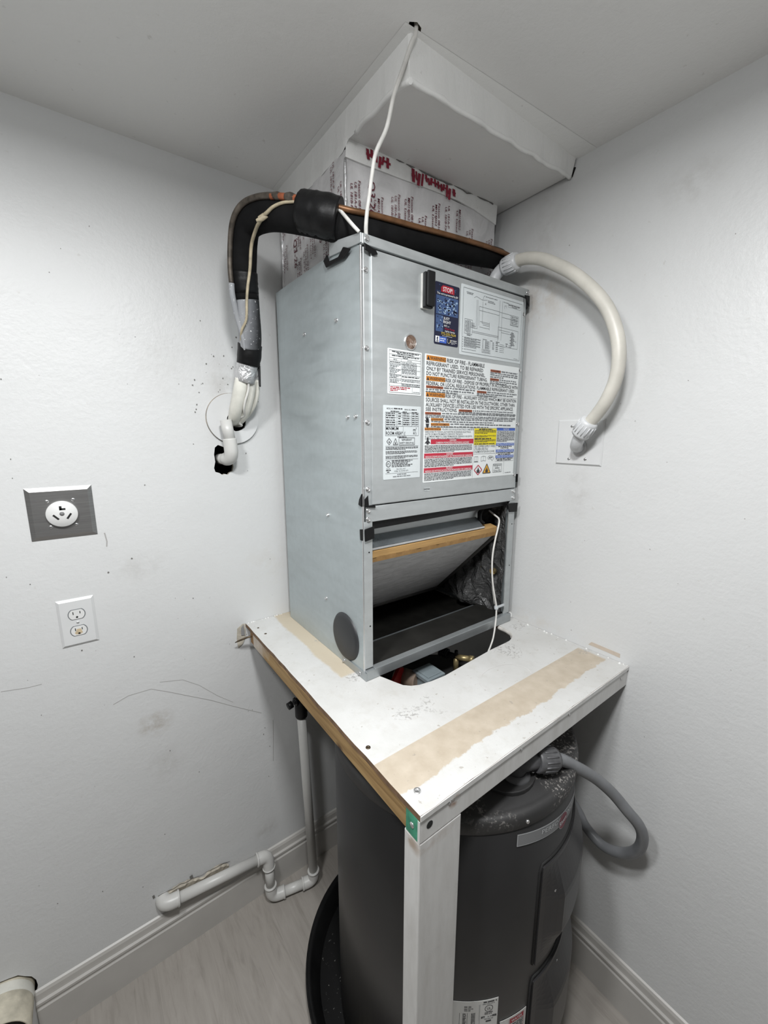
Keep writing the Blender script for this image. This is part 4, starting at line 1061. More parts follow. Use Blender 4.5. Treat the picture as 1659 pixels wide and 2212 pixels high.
for f0, f1, a_, b_ in ((0.650, 0.690, 'DANGER', 'CARBON MONOXIDE POISONING HAZARD'), (0.764, 0.803, 'DANGER', "RISQUE D'EMPOISONNEMENT AU MONOXYDE DE CARBONE"), (0.882, 0.920, 'PELIGRO', 'RIESGO DE INTOXICACION POR MONOXIDO DE CARBONO')):
    x0 = 0.065 if f0 < 0.7 else 0.006
    I.rect(X(x0), Y(f0), X(0.497), Y(f1), M['red_bar']); c_ = X(0.5 * (x0 + 0.497))
    I.text(a_, c_, Y(f0 + 0.017), 0.0045, M['paper'], align='c'); I.text(b_, c_, Y(f1 - 0.003), 0.0050, M['paper'], X((0.497 - x0) * (0.78 if f0 < 0.7 else 0.95)), align='c')
for k in range(8): I.poly([(X(0.035) + q[0] * 0.001, Y(0.668) + q[1] * 0.001) for q in ((-10, 6), (-8, 2), (-3, -2), (-3, -9), (0, -12), (3, -9), (3, -2), (8, 2), (10, 6), (5, 4), (3, 8), (-3, 8), (-5, 4))], D, 2) if k == 0 else None
I.para(X(0.010), X(0.487), Y(0.700), Y(0.760), 6, D); I.para(X(0.010), X(0.487), Y(0.810), Y(0.878), 6, D); I.para(X(0.010), X(0.487), Y(0.927), Y(0.990), 6, D)
I.rect(X(0.503), Y(0.560), X(0.760), Y(0.705), M['yellow_bar'])
I.fine(X(0.555), X(0.715), Y(0.563), 0.0046, D, 2)
I.para(X(0.508), X(0.752), Y(0.577), Y(0.610), 3, D, 2); I.para(X(0.508), X(0.752), Y(0.622), Y(0.641), 2, D, 2); I.fine(X(0.508), X(0.70), Y(0.645), 0.0046, D, 2); I.para(X(0.508), X(0.752), Y(0.658), Y(0.686), 3, D, 2); I.fine(X(0.508), X(0.74), Y(0.692), 0.0036, D, 2)
for k, s_ in enumerate(('USE COPPER SUPPLY WIRES', 'UTILISER DES FILS', "D'ALIMENTATION EN CUIVRE")): I.text(s_, X(0.506), Y(0.726 + 0.0235 * k), 0.0058, K, X((0.245, 0.16, 0.238)[k]))
I.line(X(0.503), Y(0.785), X(0.760), Y(0.785), 0.0006, D); I.line(X(0.497), Y(0.555), X(0.500), Y(0.995), 0.0006, D)
for f0, f1, s_ in ((0.553, 0.578, 'NOTICE'), (0.692, 0.716, 'INSTALLATION NOTICE'), (0.752, 0.776, "AVIS A L'INSTALLATEUR"), (0.805, 0.829, 'AVISO DE INSTALACION')):
    I.rect(X(0.764), Y(f0), X(0.992), Y(f1), M['blue_bar']); I.text(s_, X(0.878), Y(f1 - 0.005), 0.0052, M['paper_blue'], None if s_ == 'NOTICE' else X(0.215), align='c')
I.para(X(0.768), X(0.988), Y(0.585), Y(0.685), 9, D); I.fine(X(0.79), X(0.96), Y(0.720), 0.0038, D); I.fine(X(0.82), X(0.92), Y(0.734), 0.0038, D); I.fine(X(0.77), X(0.985), Y(0.780), 0.0038, D); I.fine(X(0.79), X(0.95), Y(0.793), 0.0038, D); I.fine(X(0.77), X(0.985), Y(0.833), 0.0038, D); I.fine(X(0.78), X(0.96), Y(0.846), 0.0038, D)
I.frame(X(0.762), Y(0.553), X(0.992), Y(0.862), 0.0005, D)
I.frame(X(0.515), Y(0.808), X(0.555), Y(0.850), 0.0010, K); I.line(X(0.535), Y(0.808), X(0.535), Y(0.850), 0.001, K); I.line(X(0.511), Y(0.856), X(0.560), Y(0.856), 0.0016, K)
outline([(X(0.592), Y(0.812)), (X(0.618), Y(0.806)), (X(0.644), Y(0.812)), (X(0.644), Y(0.852)), (X(0.618), Y(0.846)), (X(0.592), Y(0.852))], 0.0009, K); I.line(X(0.618), Y(0.806), X(0.618), Y(0.846), 0.0009, K)
outline([(X(0.668), Y(0.820)), (X(0.686), Y(0.806)), (X(0.730), Y(0.812)), (X(0.742), Y(0.828)), (X(0.722), Y(0.852)), (X(0.708), Y(0.834)), (X(0.672), Y(0.834))], 0.0010, K); I.fine(X(0.685), X(0.725), Y(0.818), 0.0034, D)
dz = [(X(0.562), Y(0.885)), (X(0.606), Y(0.928)), (X(0.562), Y(0.972)), (X(0.518), Y(0.928))]
outline(dz, 0.0026, M['red_bar']); flame(X(0.562), Y(0.932), 0.0165)
tg = [(X(0.662), Y(0.878)), (X(0.708), Y(0.962)), (X(0.616), Y(0.962))]
I.poly(tg, M['amber'], 1); outline(tg, 0.0024, D); flame(X(0.662), Y(0.935), 0.0155)
I.frame(X(0.738), Y(0.885), X(0.845), Y(0.962), 0.0012, K)
for k, s_ in enumerate(('Refrigerant', 'Safety', 'Group A2L')): I.text(s_, X(0.791), Y(0.905 + 0.025 * k), 0.0064, K, X((0.095, 0.058, 0.088)[k]), align='c')
I.line(X(0.872), Y(0.865), X(0.872), Y(0.985), 0.0006, D); I.fine(X(0.89), X(0.965), Y(0.970), 0.0030, K)
warn(0.050, 0.070, 0.655, 0.775, 'AVERTISSEMENT', False); I.fine(X(0.782), X(0.985), Y(0.053), 0.0050, K)
for k in range(3): I.fine(X(0.655), X(0.985), Y(0.073 + 0.0165 * k), 0.0048, K, fill=1 if k < 2 else 0.5)
warn(0.123, 0.142, 0.655, 0.758, 'ADVERTENCIA', False); I.fine(X(0.765), X(0.97), Y(0.126), 0.0048, K)
for k in range(2): I.fine(X(0.655), X(0.985), Y(0.145 + 0.0150 * k), 0.0044, K, fill=1 if k < 1 else 0.6)
I.line(X(0.005), Y(0.271 + 0.011), X(0.995), Y(0.282), 0.0005, D); I.line(X(0.32), Y(0.437), X(0.995), Y(0.437), 0.0005, D); I.line(X(0.005), Y(0.555), X(0.995), Y(0.555), 0.0005, D)
I.build('printed_text', LB)
# faint stamped mark below the labels
I = Ink(on_front(0.19, 0.506)); I.fine(0.006, 0.026, 0.002, 0.0025, M['paper_grey']); I.fine(0.004, 0.028, 0.006, 0.0025, M['ink_grey'], fill=0.9); I.fine(0.006, 0.026, 0.010, 0.0025, M['paper_grey']); I.build('stamped_mark', AH)

# ------------------------------------------------------------------ air filter in the bay
AF = thing('air_filter', 'tilted air filter with brown cardboard frame and grey media inside the open bay', 'filter', (-0.34, -0.49, 1.455))
d = Vector((0, 0.262, -0.268)); nrm = Vector((0, -0.268, -0.262)).normalized()
x0, x1 = -0.608, -0.078
p = MB()
a0 = Vector((x0, -0.4935, 1.4835)); 
p.hexa([(x0, -0.4990, 1.4805), (x1 - 0.006, -0.4990, 1.4795), (x1 - 0.006, -0.470, 1.4860), (x0, -0.470, 1.4860)][::-1],
       [(x0, -0.4955, 1.4600), (x1 - 0.006, -0.4955, 1.4600), (x1 - 0.006, -0.465, 1.4700), (x0, -0.465, 1.4700)][::-1])
part_label(p.build('cardboard_frame', M['cardboard'], AF, 0.001), 'brown cardboard top edge of the filter')
p = MB(); n = 60; top, bot = [], []
rnd = random.Random(2)
for k in range(n + 1):
    x = x0 + (x1 - 0.006 - x0) * k / n
    top.append((x, -0.4962, 1.4615 + rnd.uniform(-0.0022, 0.0028))); bot.append((x, -0.4925, 1.4478))
p.add(top + bot + [(q[0], -0.4905, q[2]) for q in bot] + [(q[0], -0.4905, q[2]) for q in top],
      [(k, k + 1, n + 2 + k, n + 1 + k) for k in range(n)] + [(n + 1 + k, n + 2 + k, 2 * n + 3 + k, 2 * n + 2 + k) for k in range(n)])
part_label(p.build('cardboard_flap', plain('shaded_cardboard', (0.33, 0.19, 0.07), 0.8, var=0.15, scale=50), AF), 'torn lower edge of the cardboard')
p = MB()
b0 = Vector((x0, -0.489, 1.452)); b1_ = Vector((x1, -0.489, 1.452)); e0 = b0 + d; e1 = b1_ + d + Vector((-0.012, 0, 0))
th = -nrm * 0.02
p.hexa([b0, b1_, e1, e0], [b0 + th, b1_ + th, e1 + th, e0 + th])
p.build('filter_media', M['media'], AF)
p = MB()
for q0, q1 in ((b1_, e1), (e0, e1)): p.tube([q0 + nrm * 0.001, q1 + nrm * 0.001], 0.008, 6, 0, 1)
p.build('frame_edge', plain('dark_frame_edge', (0.06, 0.058, 0.055), 0.7), AF)

# cable in the bay
CB = thing('low_voltage_cable', 'thin white cable hanging from the bay down into the stand cutout', 'cable', (-0.07, -0.51, 1.30))
p = MB(); p.tube([(-0.0899, -0.4680, 1.5299), (-0.0962, -0.4950, 1.5205), (-0.0900, -0.5100, 1.5064), (-0.0990, -0.5150, 1.4802), (-0.1142, -0.5180, 1.4436), (-0.1268, -0.5200, 1.3907), (-0.1274, -0.5220, 1.3353), (-0.1214, -0.5240, 1.2859), (-0.1135, -0.5280, 1.2442), (-0.1097, -0.5330, 1.2083), (-0.1176, -0.5400, 1.1662), (-0.1410, -0.5520, 1.1193), (-0.1660, -0.5620, 1.0983), (-0.1912, -0.5720, 1.0864), (-0.2200, -0.5800, 1.0500)], 0.0029, 8); p.build('cable_jacket', M['wire_white'], CB)
p = MB(); p.tube([(-0.096, -0.510, 1.480), (-0.104, -0.506, 1.40), (-0.106, -0.504, 1.33), (-0.090, -0.498, 1.26), (-0.078, -0.50, 1.20)], 0.0016, 6); p.build('thin_wire', M['wire_white'], CB)
p = MB(); p.lathe([(0.0065, -0.006), (0.0075, 0), (0.0065, 0.006)], (-0.1097, -0.5330, 1.2083), 'z', 12); p.box(-0.104, -0.070, -0.536, -0.531, 1.205, 1.211); p.build('zip_tie', M['zip'], CB)

# ------------------------------------------------------------------ supply duct (foil-faced board)
DX0, DX1, DY0 = -0.600, -0.047, -0.400
DU = thing('supply_duct', 'square silver foil-faced duct with maroon print on top of the air handler', 'duct', (-0.3, -0.2, ZT))
def sheet(p00, du, dv, nu, nv, amp, nrm, seed, name, mat, parent, th=0.02):
    r_ = random.Random(seed); ph = [r_.uniform(0, 6.28) for _ in range(6)]
    q = MB(); vs = []
    p00, du, dv, nrm = Vector(p00), Vector(du), Vector(dv), Vector(nrm)
    for a in range(nu + 1):
        for b in range(nv + 1):
            s, t = a / nu, b / nv
            e = min(1, 8 * min(s, 1 - s, t, 1 - t) + 0.1)
            h = amp * e * (math.sin(9 * s + 3 * t + ph[0]) + 0.7 * math.sin(17 * s - 8 * t + ph[1]) + 0.5 * math.sin(5 * s + 21 * t + ph[2]))
            vs.append(p00 + du * s + dv * t + nrm * h)
    q.add(vs, [(a * (nv + 1) + b, (a + 1) * (nv + 1) + b, (a + 1) * (nv + 1) + b + 1, a * (nv + 1) + b + 1) for a in range(nu) for b in range(nv)], 0, True)
    q.add([p00 - nrm * th, p00 + du - nrm * th, p00 + du + dv - nrm * th, p00 + dv - nrm * th], [(0, 1, 2, 3)])
    return q.build(name, mat, parent)
ZD = 2.452
sheet((DX0, DY0, ZT - 0.002), (DX1 - DX0, 0, 0), (0, 0, ZD - ZT + 0.002), 40, 14, 0.0009, (0, -1, 0), 1, 'duct_board', M['foil'], DU)
sheet((DX0, DY0, ZT - 0.002), (0, -0.002 - DY0, 0), (0, 0, ZD - ZT + 0.002), 30, 14, 0.0008, (-1, 0, 0), 2, 'duct_board', M['foil'], DU)
sheet((DX1, DY0, ZT - 0.002), (0, -0.002 - DY0, 0), (0, 0, ZD - ZT + 0.002), 10, 6, 0.0006, (1, 0, 0), 3, 'duct_board', M['foil'], DU)
q = MB(); rnd = random.Random(9)
pts = [(DX0 - 0.001 + rnd.uniform(-0.0008, 0.0008), DY0 - 0.001, ZT + (2.432 - ZT) * k / 14) for k in range(15)]
q.tube(pts, [0.004 + rnd.uniform(-0.0012, 0.0012) for _ in pts], 7, 0, 1)
q.build('corner_tape', M['foil_tape'], DU); q = MB()
pts = [(DX0 - 0.001, -0.018 + rnd.uniform(-0.002, 0.002), ZT + (ZD - ZT) * k / 14) for k in range(15)]
q.tube(pts, [0.005 + rnd.uniform(-0.002, 0.002) for _ in pts], 7, 0, 1)
q.build('corner_tape', M['foil_tape'], DU)
q = MB(); rnd = random.Random(19)
vs = []; n = 30
for k in range(n + 1):
    x = -0.36 + (DX1 + 0.36 - 0.01) * k / n
    vs += [(x, DY0 - 0.004 + rnd.uniform(-0.004, 0.003), ZT + 0.045 + rnd.uniform(-0.004, 0.004)), (x, DY0 - 0.016 + rnd.uniform(-0.006, 0.006), ZT + 0.02 + rnd.uniform(-0.006, 0.006)), (x, DY0 - 0.04, ZT + 0.001)]
q.add(vs, [(3 * k + j, 3 * k + 3 + j, 3 * k + 4 + j, 3 * k + 1 + j) for k in range(n) for j in range(2)])
q.build('base_tape', M['foil_tape'], DU)
def foil_print(fn, width, height, cols, seed):
    I = Ink(fn)
    r_ = random.Random(seed)
    for u, kind in cols:
        off = r_.uniform(-0.075, 0.02)
        v = off
        while v < height:
            rows = {'q': [('Q3-26', 0.018, 0.078)], 'a': [('Fasson 0810', 0.0075, 0.070), ('UL 181A-P', 0.0072, 0.058), ('UL 181B-FX', 0.0072, 0.062)], 'b': [('Fasson 0810', 0.0075, 0.070), ('MH14J052', 0.0072, 0.054), ('UL Listed', 0.0072, 0.056)]}[kind]
            for k, (s_, h, L) in enumerate(rows):
                uu = u - k * 0.0115
                v0 = v + (0.0 if k == 0 else 0.006 * k)
                if 0.006 < uu < width - 0.006 - h and v0 > 0.002 and v0 + L < height - 0.004:
                    I.text(s_, uu, v0, h, M['foil_ink'], L, 4, 'l', 90)
            v += 0.094
    return I
f1 = lambda u, v, l: (DX0 + u, DY0 - 0.0019 - 0.0002 * l, ZD - 0.014 - v)
cols = [(0.035, 'a'), (0.068, 'q'), (0.105, 'b'), (0.160, 'a'), (0.205, 'b'), (0.255, 'a'), (0.305, 'b'), (0.355, 'a'), (0.400, 'b'), (0.445, 'a'), (0.490, 'b'), (0.535, 'a')]
foil_print(f1, DX1 - DX0, ZD - 0.014 - ZT, cols, 4).build('printed_text', DU)['kind'] = 'stuff'
f2 = lambda u, v, l: (DX0 - 0.0017 - 0.0002 * l, -0.004 - u, ZD - v)
cols = [(0.045, 'a'), (0.100, 'q'), (0.140, 'b'), (0.185, 'a'), (0.230, 'b'), (0.262, 'q'), (0.305, 'b'), (0.350, 'a'), (0.385, 'a')]
foil_print(f2, 0.395, ZD - ZT, cols, 6).build('printed_text', DU)['kind'] = 'stuff'

# ------------------------------------------------------------------ refrigerant lines
LS = thing('insulated_pipe', 'thick black foam-insulated pipe bending from the wall over the air handler top', 'pipe', (-0.79, -0.05, 1.85))
A1 = [(-0.757, -0.115, 2.05), (-0.764, -0.135, 2.09), (-0.77, -0.145, 2.15), (-0.777, -0.153, 2.203), (-0.7768, -0.161, 2.2468), (-0.7768, -0.171, 2.2863), (-0.7742, -0.187, 2.315), (-0.7636, -0.214, 2.3255), (-0.7438, -0.257, 2.3247), (-0.7231, -0.306, 2.3116), (-0.6971, -0.366, 2.2902), (-0.6637, -0.415, 2.2713), (-0.6137, -0.447, 2.259), (-0.5379, -0.458, 2.2662), (-0.4468, -0.46, 2.275), (-0.3403, -0.456, 2.2871), (-0.2399, -0.45, 2.3002), (-0.1498, -0.446, 2.3114), (-0.0765, -0.444, 2.3185), (-0.0414, -0.442, 2.3111)]
RA = [0.03, 0.033, 0.034, 0.0342, 0.0345, 0.035, 0.0355, 0.036, 0.0358, 0.0355, 0.0355, 0.0355, 0.0355, 0.035, 0.034, 0.033, 0.0315, 0.03, 0.029, 0.025]
p = MB(); p.tube(A1[2:], RA[2:], 22, 0, 5); p.build('foam_sleeve', M['foam'], LS)
p = MB(); p.tube([(-0.7715, -0.148, 2.180), (-0.766, -0.140, 2.12), (-0.760, -0.130, 2.065), (-0.758, -0.118, 2.030)], [0.034, 0.0325, 0.0315, 0.031], 22); part_label(p.build('painted_sleeve', M['painted_foam'], LS), 'grey paint-speckled length of foam sleeve')
def wrap(pts, rads, name='tape_wrap', mat='black_tape', lab=None):
    q = MB(); rr = random.Random(len(pts) * 7 + int(rads[0] * 1e4)); pp, ra = [], []
    for i in range(len(pts) - 1):
        for k in range(4):
            t = k / 4; pp.append(Vector(pts[i]).lerp(Vector(pts[i + 1]), t)); ra.append((rads[i] * (1 - t) + rads[i + 1] * t) * (1 + rr.uniform(-0.018, 0.022)))
    pp.append(Vector(pts[-1])); ra.append(rads[-1])
    q.tube(pp, ra, 18, 0, 1)
    o = q.build(name, M[mat], LS)
    if lab: o['label'] = lab
    return o
wrap([(-0.702, -0.376, 2.299), (-0.684, -0.402, 2.289), (-0.667, -0.426, 2.280), (-0.645, -0.444, 2.273)], [0.0445, 0.0452, 0.0452, 0.0440])
wrap([(-0.7770, -0.1545, 2.215), (-0.7755, -0.151, 2.190), (-0.772, -0.147, 2.165)], [0.0365, 0.0362, 0.0355])
wrap([(-0.757, -0.116, 2.040), (-0.7585, -0.110, 2.010), (-0.762, -0.104, 1.985)], [0.0335, 0.034, 0.032])
q = MB(); q.hexa([(-0.735, -0.112, 1.985), (-0.727, -0.112, 1.985), (-0.727, -0.104, 1.985), (-0.735, -0.104, 1.985)], [(-0.735, -0.115, 1.925), (-0.730, -0.115, 1.923), (-0.730, -0.109, 1.923), (-0.735, -0.109, 1.925)]); q.hexa([(-0.735, -0.112, 1.985), (-0.727, -0.112, 1.985), (-0.727, -0.104, 1.985), (-0.735, -0.104, 1.985)][::-1], [(-0.737, -0.114, 2.010), (-0.730, -0.114, 2.008), (-0.730, -0.106, 2.008), (-0.737, -0.106, 2.010)][::-1]); q.build('tape_end', M['black_tape'], LS, 0.002)
wrap([(-0.762, -0.104, 1.990), (-0.767, -0.096, 1.962), (-0.770, -0.090, 1.938)], [0.0300, 0.0305, 0.0300], 'foil_wrap', 'foil_tape', 'crumpled silver tape wrap')
def wtube(pts, r, name='painted_tube', mat='pvc_cream', seg=14):
    q = MB(); q.tube(pts, r, seg, 0, 5); return q.build(name, M[mat], LS)
wtube([(-0.778, -0.095, 1.945), (-0.786, -0.085, 1.905), (-0.792, -0.062, 1.860), (-0.789, -0.030, 1.835), (-0.780, 0.010, 1.828), (-0.778, 0.05, 1.826)], [0.021, 0.020, 0.0195, 0.0185, 0.018, 0.018])
wtube([(-0.753, -0.092, 1.945), (-0.757, -0.080, 1.900), (-0.763, -0.055, 1.855), (-0.768, -0.020, 1.830), (-0.768, 0.05, 1.820)], [0.019, 0.017, 0.0155, 0.014, 0.013])
wtube([(-0.735, -0.098, 1.945), (-0.732, -0.085, 1.910), (-0.736, -0.065, 1.875), (-0.748, -0.035, 1.845), (-0.757, 0.0, 1.830), (-0.76, 0.05, 1.825)], 0.0070, 'thin_tube', seg=10)
wtube([(-0.769, -0.118, 1.945), (-0.7665, -0.108, 1.915), (-0.774, -0.094, 1.880), (-0.7745, -0.082, 1.860), (-0.768, -0.060, 1.842), (-0.776, -0.048, 1.835), (-0.766, -0.036, 1.828), (-0.775, -0.030, 1.820), (-0.765, -0.02, 1.812), (-0.770, 0.03, 1.81)], 0.0036, 'thin_wire', 'wire_white', 8)

CP = thing('copper_pipe', 'thin copper pipe lying along the top of the black insulated pipe', 'pipe', (-0.65, -0.42, 2.31))
p = MB(); p.tube([(-0.7240, -0.3849, 2.3157), (-0.6989, -0.4269, 2.2998), (-0.6681, -0.4563, 2.2897), (-0.6320, -0.4769, 2.2827), (-0.5887, -0.4880, 2.2832), (-0.5274, -0.4960, 2.2845), (-0.4560, -0.4974, 2.2891), (-0.3741, -0.4941, 2.2980), (-0.2818, -0.4885, 2.3078), (-0.1791, -0.4823, 2.3176), (-0.1028, -0.4800, 2.3205), (-0.0583, -0.4766, 2.3204)], 0.0066, 12); part_label(p.build('tube', M['copper'], CP), 'dull brown copper tube')
p = MB(); p.tube([(-0.7549, -0.3123, 2.3417), (-0.7456, -0.3312, 2.3368), (-0.7302, -0.3688, 2.3232), (-0.7147, -0.4013, 2.3100)], [0.0072, 0.0078, 0.0080, 0.0072], 12); part_label(p.build('heated_end', M['copper_hot'], CP), 'orange heat-marked copper end')
for c_, r_ in (((-0.7302, -0.3688, 2.3232), 0.0112), ((-0.7456, -0.3312, 2.3368), 0.0098)):
    c_ = Vector(c_); p = MB(); p.tube([c_ + Vector((-0.011, 0.02, 0.008)) * 0.6, c_, c_ + Vector((0.011, -0.02, -0.008)) * 0.6], [r_ * 0.7, r_, r_ * 0.7], 10); p.build('solder_joint', M['solder'], CP)
p = MB(); p.tube([(-0.7456, -0.3312, 2.3368), (-0.7573, -0.3042, 2.3452), (-0.7734, -0.2713, 2.3508), (-0.7915, -0.2400, 2.3479), (-0.8062, -0.2186, 2.3326), (-0.8140, -0.1972, 2.3071), (-0.8159, -0.1780, 2.2651), (-0.8160, -0.1666, 2.2136), (-0.8132, -0.1613, 2.1797)], [0.0078, 0.0078, 0.0074, 0.0072, 0.0070, 0.0068, 0.0066, 0.0066, 0.0066], 10); part_label(p.build('bent_tube', M['solder'], CP), 'dark tarnished length bending down the wall side')
p = MB(); p.tube([(-0.8132, -0.1613, 2.1797), (-0.8112, -0.1573, 2.15), (-0.797, -0.143, 2.10), (-0.784, -0.140, 2.055), (-0.777, -0.132, 2.02)], [0.0078, 0.008, 0.0078, 0.0072, 0.006], 10); part_label(p.build('painted_tube', M['painted_foam'], CP), 'grey painted lower length')

WB = MB()
WB.tube([(-0.7067, -0.4016, 2.3123), (-0.7128, -0.3973, 2.3113), (-0.7297, -0.3769, 2.3116), (-0.7436, -0.3513, 2.3157), (-0.7564, -0.3268, 2.3129), (-0.7633, -0.3085, 2.3072), (-0.7672, -0.2939, 2.3037), (-0.7696, -0.2681, 2.2974), (-0.7695, -0.2439, 2.2916), (-0.7691, -0.2043, 2.2679), (-0.7721, -0.1927, 2.2155), (-0.7786, -0.1855, 2.1709), (-0.7808, -0.1787, 2.1378), (-0.7817, -0.1691, 2.0930), (-0.7898, -0.1494, 2.0658), (-0.7831, -0.1169, 2.0293), (-0.7773, -0.0976, 1.9818), (-0.7796, -0.0948, 1.9534)], [0.0034, 0.0034, 0.0034, 0.0036, 0.0038, 0.0042, 0.0044, 0.0042, 0.0044, 0.0046, 0.0042, 0.0040, 0.0036, 0.0034, 0.0034, 0.0034, 0.0032, 0.0030], 8)
wb = WB.build('control_wire', M['wire_beige'], None, loc=(-0.755, -0.2, 2.1))
tag(wb, 'thin beige wire taped along the front of the black insulated pipe', 'wire')
q = MB()
for c_ in ((-0.7672, -0.2939, 2.3037), (-0.7722, -0.2929, 2.2967)): q.tube([Vector(c_) + Vector((-0.012, 0.006, -0.006)), Vector(c_), Vector(c_) + Vector((0.012, -0.006, 0.006))], [0.003, 0.0062, 0.003], 8)
q.build('knot', M['wire_beige'], wb)
WW = MB(); WW.tube([(-0.6799, -0.4354, 2.3020), (-0.6675, -0.4473, 2.2972), (-0.6593, -0.4617, 2.2855), (-0.6514, -0.4723, 2.2716), (-0.6544, -0.5150, 2.2337), (-0.6449, -0.5260, 2.2187)], [0.0044, 0.0046, 0.0045, 0.0042, 0.004, 0.0038], 8)
tag(WW.build('signal_wire', M['wire_white'], None, loc=(-0.63, -0.5, 2.25)), 'short white wire from the taped pipe to the cabinet corner', 'wire')
TC = MB(); TC.tube([(-0.597, -0.652, H + 0.05), (-0.5975, -0.653, H - 0.004), (-0.604, -0.648, 2.505), (-0.6065, -0.628, 2.478), (-0.6080, -0.600, 2.447), (-0.6110, -0.580, 2.400), (-0.6200, -0.555, 2.365), (-0.6230, -0.545, 2.330), (-0.6225, -0.533, 2.292), (-0.6225, -0.524, 2.265), (-0.6190, -0.514, 2.238), (-0.612, -0.505, 2.220), (-0.605, -0.495, 2.212)], [0.0042, 0.0042, 0.0045, 0.0045, 0.0042, 0.0045, 0.0045, 0.0042, 0.0042, 0.0045, 0.0048, 0.0048, 0.004], 8)
tag(TC.build('thermostat_cable', M['wire_white'], None, loc=(-0.61, -0.56, 2.35)), 'white cable hanging from the ceiling hole to the cabinet top', 'cable')

# escutcheon where the lines enter the wall
ES = MB()
outer = [(-0.7860 + 0.0795 * math.cos(2 * math.pi * k / 48), 1.8330 + 0.0775 * math.sin(2 * math.pi * k / 48)) for k in range(48)]
ES.holed([outer, [(x, z) for x, z in ragged(-0.776, 1.826, 0.030, 0.032, 18, 0.04, 4)][::-1]], lambda p: (p[0], -0.0095, p[1]), (0, 0.0095, 0))
o = ES.build('pipe_escutcheon', M['plate_white'], None, 0.0015, loc=(-0.786, 0, 1.833)); tag(o, 'round white wall plate where the painted tubes enter the wall', 'plate')

q = MB(); q.tube([(-0.7860 + 0.0797 * math.cos(2 * math.pi * k / 48), -0.0006, 1.8330 + 0.0777 * math.sin(2 * math.pi * k / 48)) for k in range(49)], 0.0011, 5, 0, 1); q.build('edge_ring', plain('brown_ring', (0.20, 0.16, 0.11), 0.8, var=0.5, scale=60), o)  # thin brown ring outlining the plate
ED = thing('drain_elbow', 'short white plastic pipe and elbow running into the ragged wall hole', 'pipe', (-0.81, -0.05, 1.77))
p = MB(); p.cyl((-0.8205, -0.047, 1.827), (-0.8135, -0.052, 1.765), 0.0170, None, 24); p.build('pipe_length', M['pvc'], ED)
p = MB(); p.tube([(-0.8145, -0.052, 1.772), (-0.8125, -0.052, 1.745), (-0.8115, -0.050, 1.728), (-0.8125, -0.040, 1.714), (-0.816, -0.026, 1.709), (-0.818, -0.012, 1.708)], 0.0205, 24); p.build('elbow', M['pvc'], ED)
p = MB(); p.cyl((-0.818, -0.013, 1.708), (-0.822, 0.075, 1.704), 0.0172, None, 24); p.build('pipe_stub', M['pvc'], ED)

# ------------------------------------------------------------------ white flexible conduit on the right wall
FC = thing('flexible_conduit', 'cream flexible conduit arching from the cabinet top to the blank wall plate', 'conduit', (-0.085, -0.55, 2.25))
C1 = [(-0.088, -0.520, 2.288), (-0.088, -0.560, 2.283), (-0.088, -0.605, 2.267), (-0.088, -0.650, 2.240), (-0.088, -0.700, 2.205), (-0.087, -0.750, 2.159), (-0.086, -0.795, 2.105), (-0.085, -0.825, 2.045), (-0.084, -0.840, 1.985), (-0.082, -0.838, 1.925), (-0.079, -0.820, 1.875), (-0.073, -0.796, 1.840), (-0.066, -0.770, 1.812)]
p = MB(); p.tube(C1, 0.0166, 20, 0, 6); p.build('hose', M['conduit_white'], FC)
def gland(mb, a, b, r, mi=0):
    a, b = Vector(a), Vector(b); d_ = (b - a)
    mb.tube([a, a + d_ * 0.12, a + d_ * 0.2, a + d_ * 0.85, b], [r * 0.93, r, r * 1.0, r * 0.97, r * 0.82], 18, mi, 1)
    t_ = d_.normalized(); a_ = Vector((0, 0, 1)) if abs(t_.z) < 0.8 else Vector((1, 0, 0)); n_ = (a_ - t_ * a_.dot(t_)).normalized(); b_ = t_.cross(n_)
    for k in range(16):
        an = 2 * math.pi * k / 16; o_ = (n_ * math.cos(an) + b_ * math.sin(an)) * r * 0.985
        mb.tube([a + d_ * 0.22 + o_, a + d_ * 0.8 + o_ * 0.985], r * 0.075, 5, mi, 1)
p = MB(); gland(p, (-0.089, -0.478, 2.282), (-0.088, -0.528, 2.288), 0.0255); p.build('gland_nut', M['conduit_fit'], FC)
p = MB(); p.tube([(-0.100, -0.445, 2.214), (-0.098, -0.446, 2.238), (-0.095, -0.452, 2.262), (-0.091, -0.468, 2.278), (-0.089, -0.482, 2.283)], 0.0172, 18); p.build('elbow', M['conduit_fit'], FC)
p = MB(); gland(p, (-0.058, -0.744, 1.783), (-0.068, -0.776, 1.822), 0.0255); p.build('gland_nut', M['conduit_fit'], FC)
p = MB(); p.tube([(-0.060, -0.748, 1.788), (-0.050, -0.735, 1.765), (-0.036, -0.724, 1.752), (-0.018, -0.718, 1.748), (-0.004, -0.716, 1.748)], 0.0165, 18); p.lathe([(0.0235, -0.010), (0.0235, -0.004)], (0, -0.716, 1.748), 'x', 24); p.lathe([(0.0235, -0.010), (0.010, -0.011)], (0, -0.716, 1.748), 'x', 24)
p.build('elbow', M['conduit_fit'], FC)

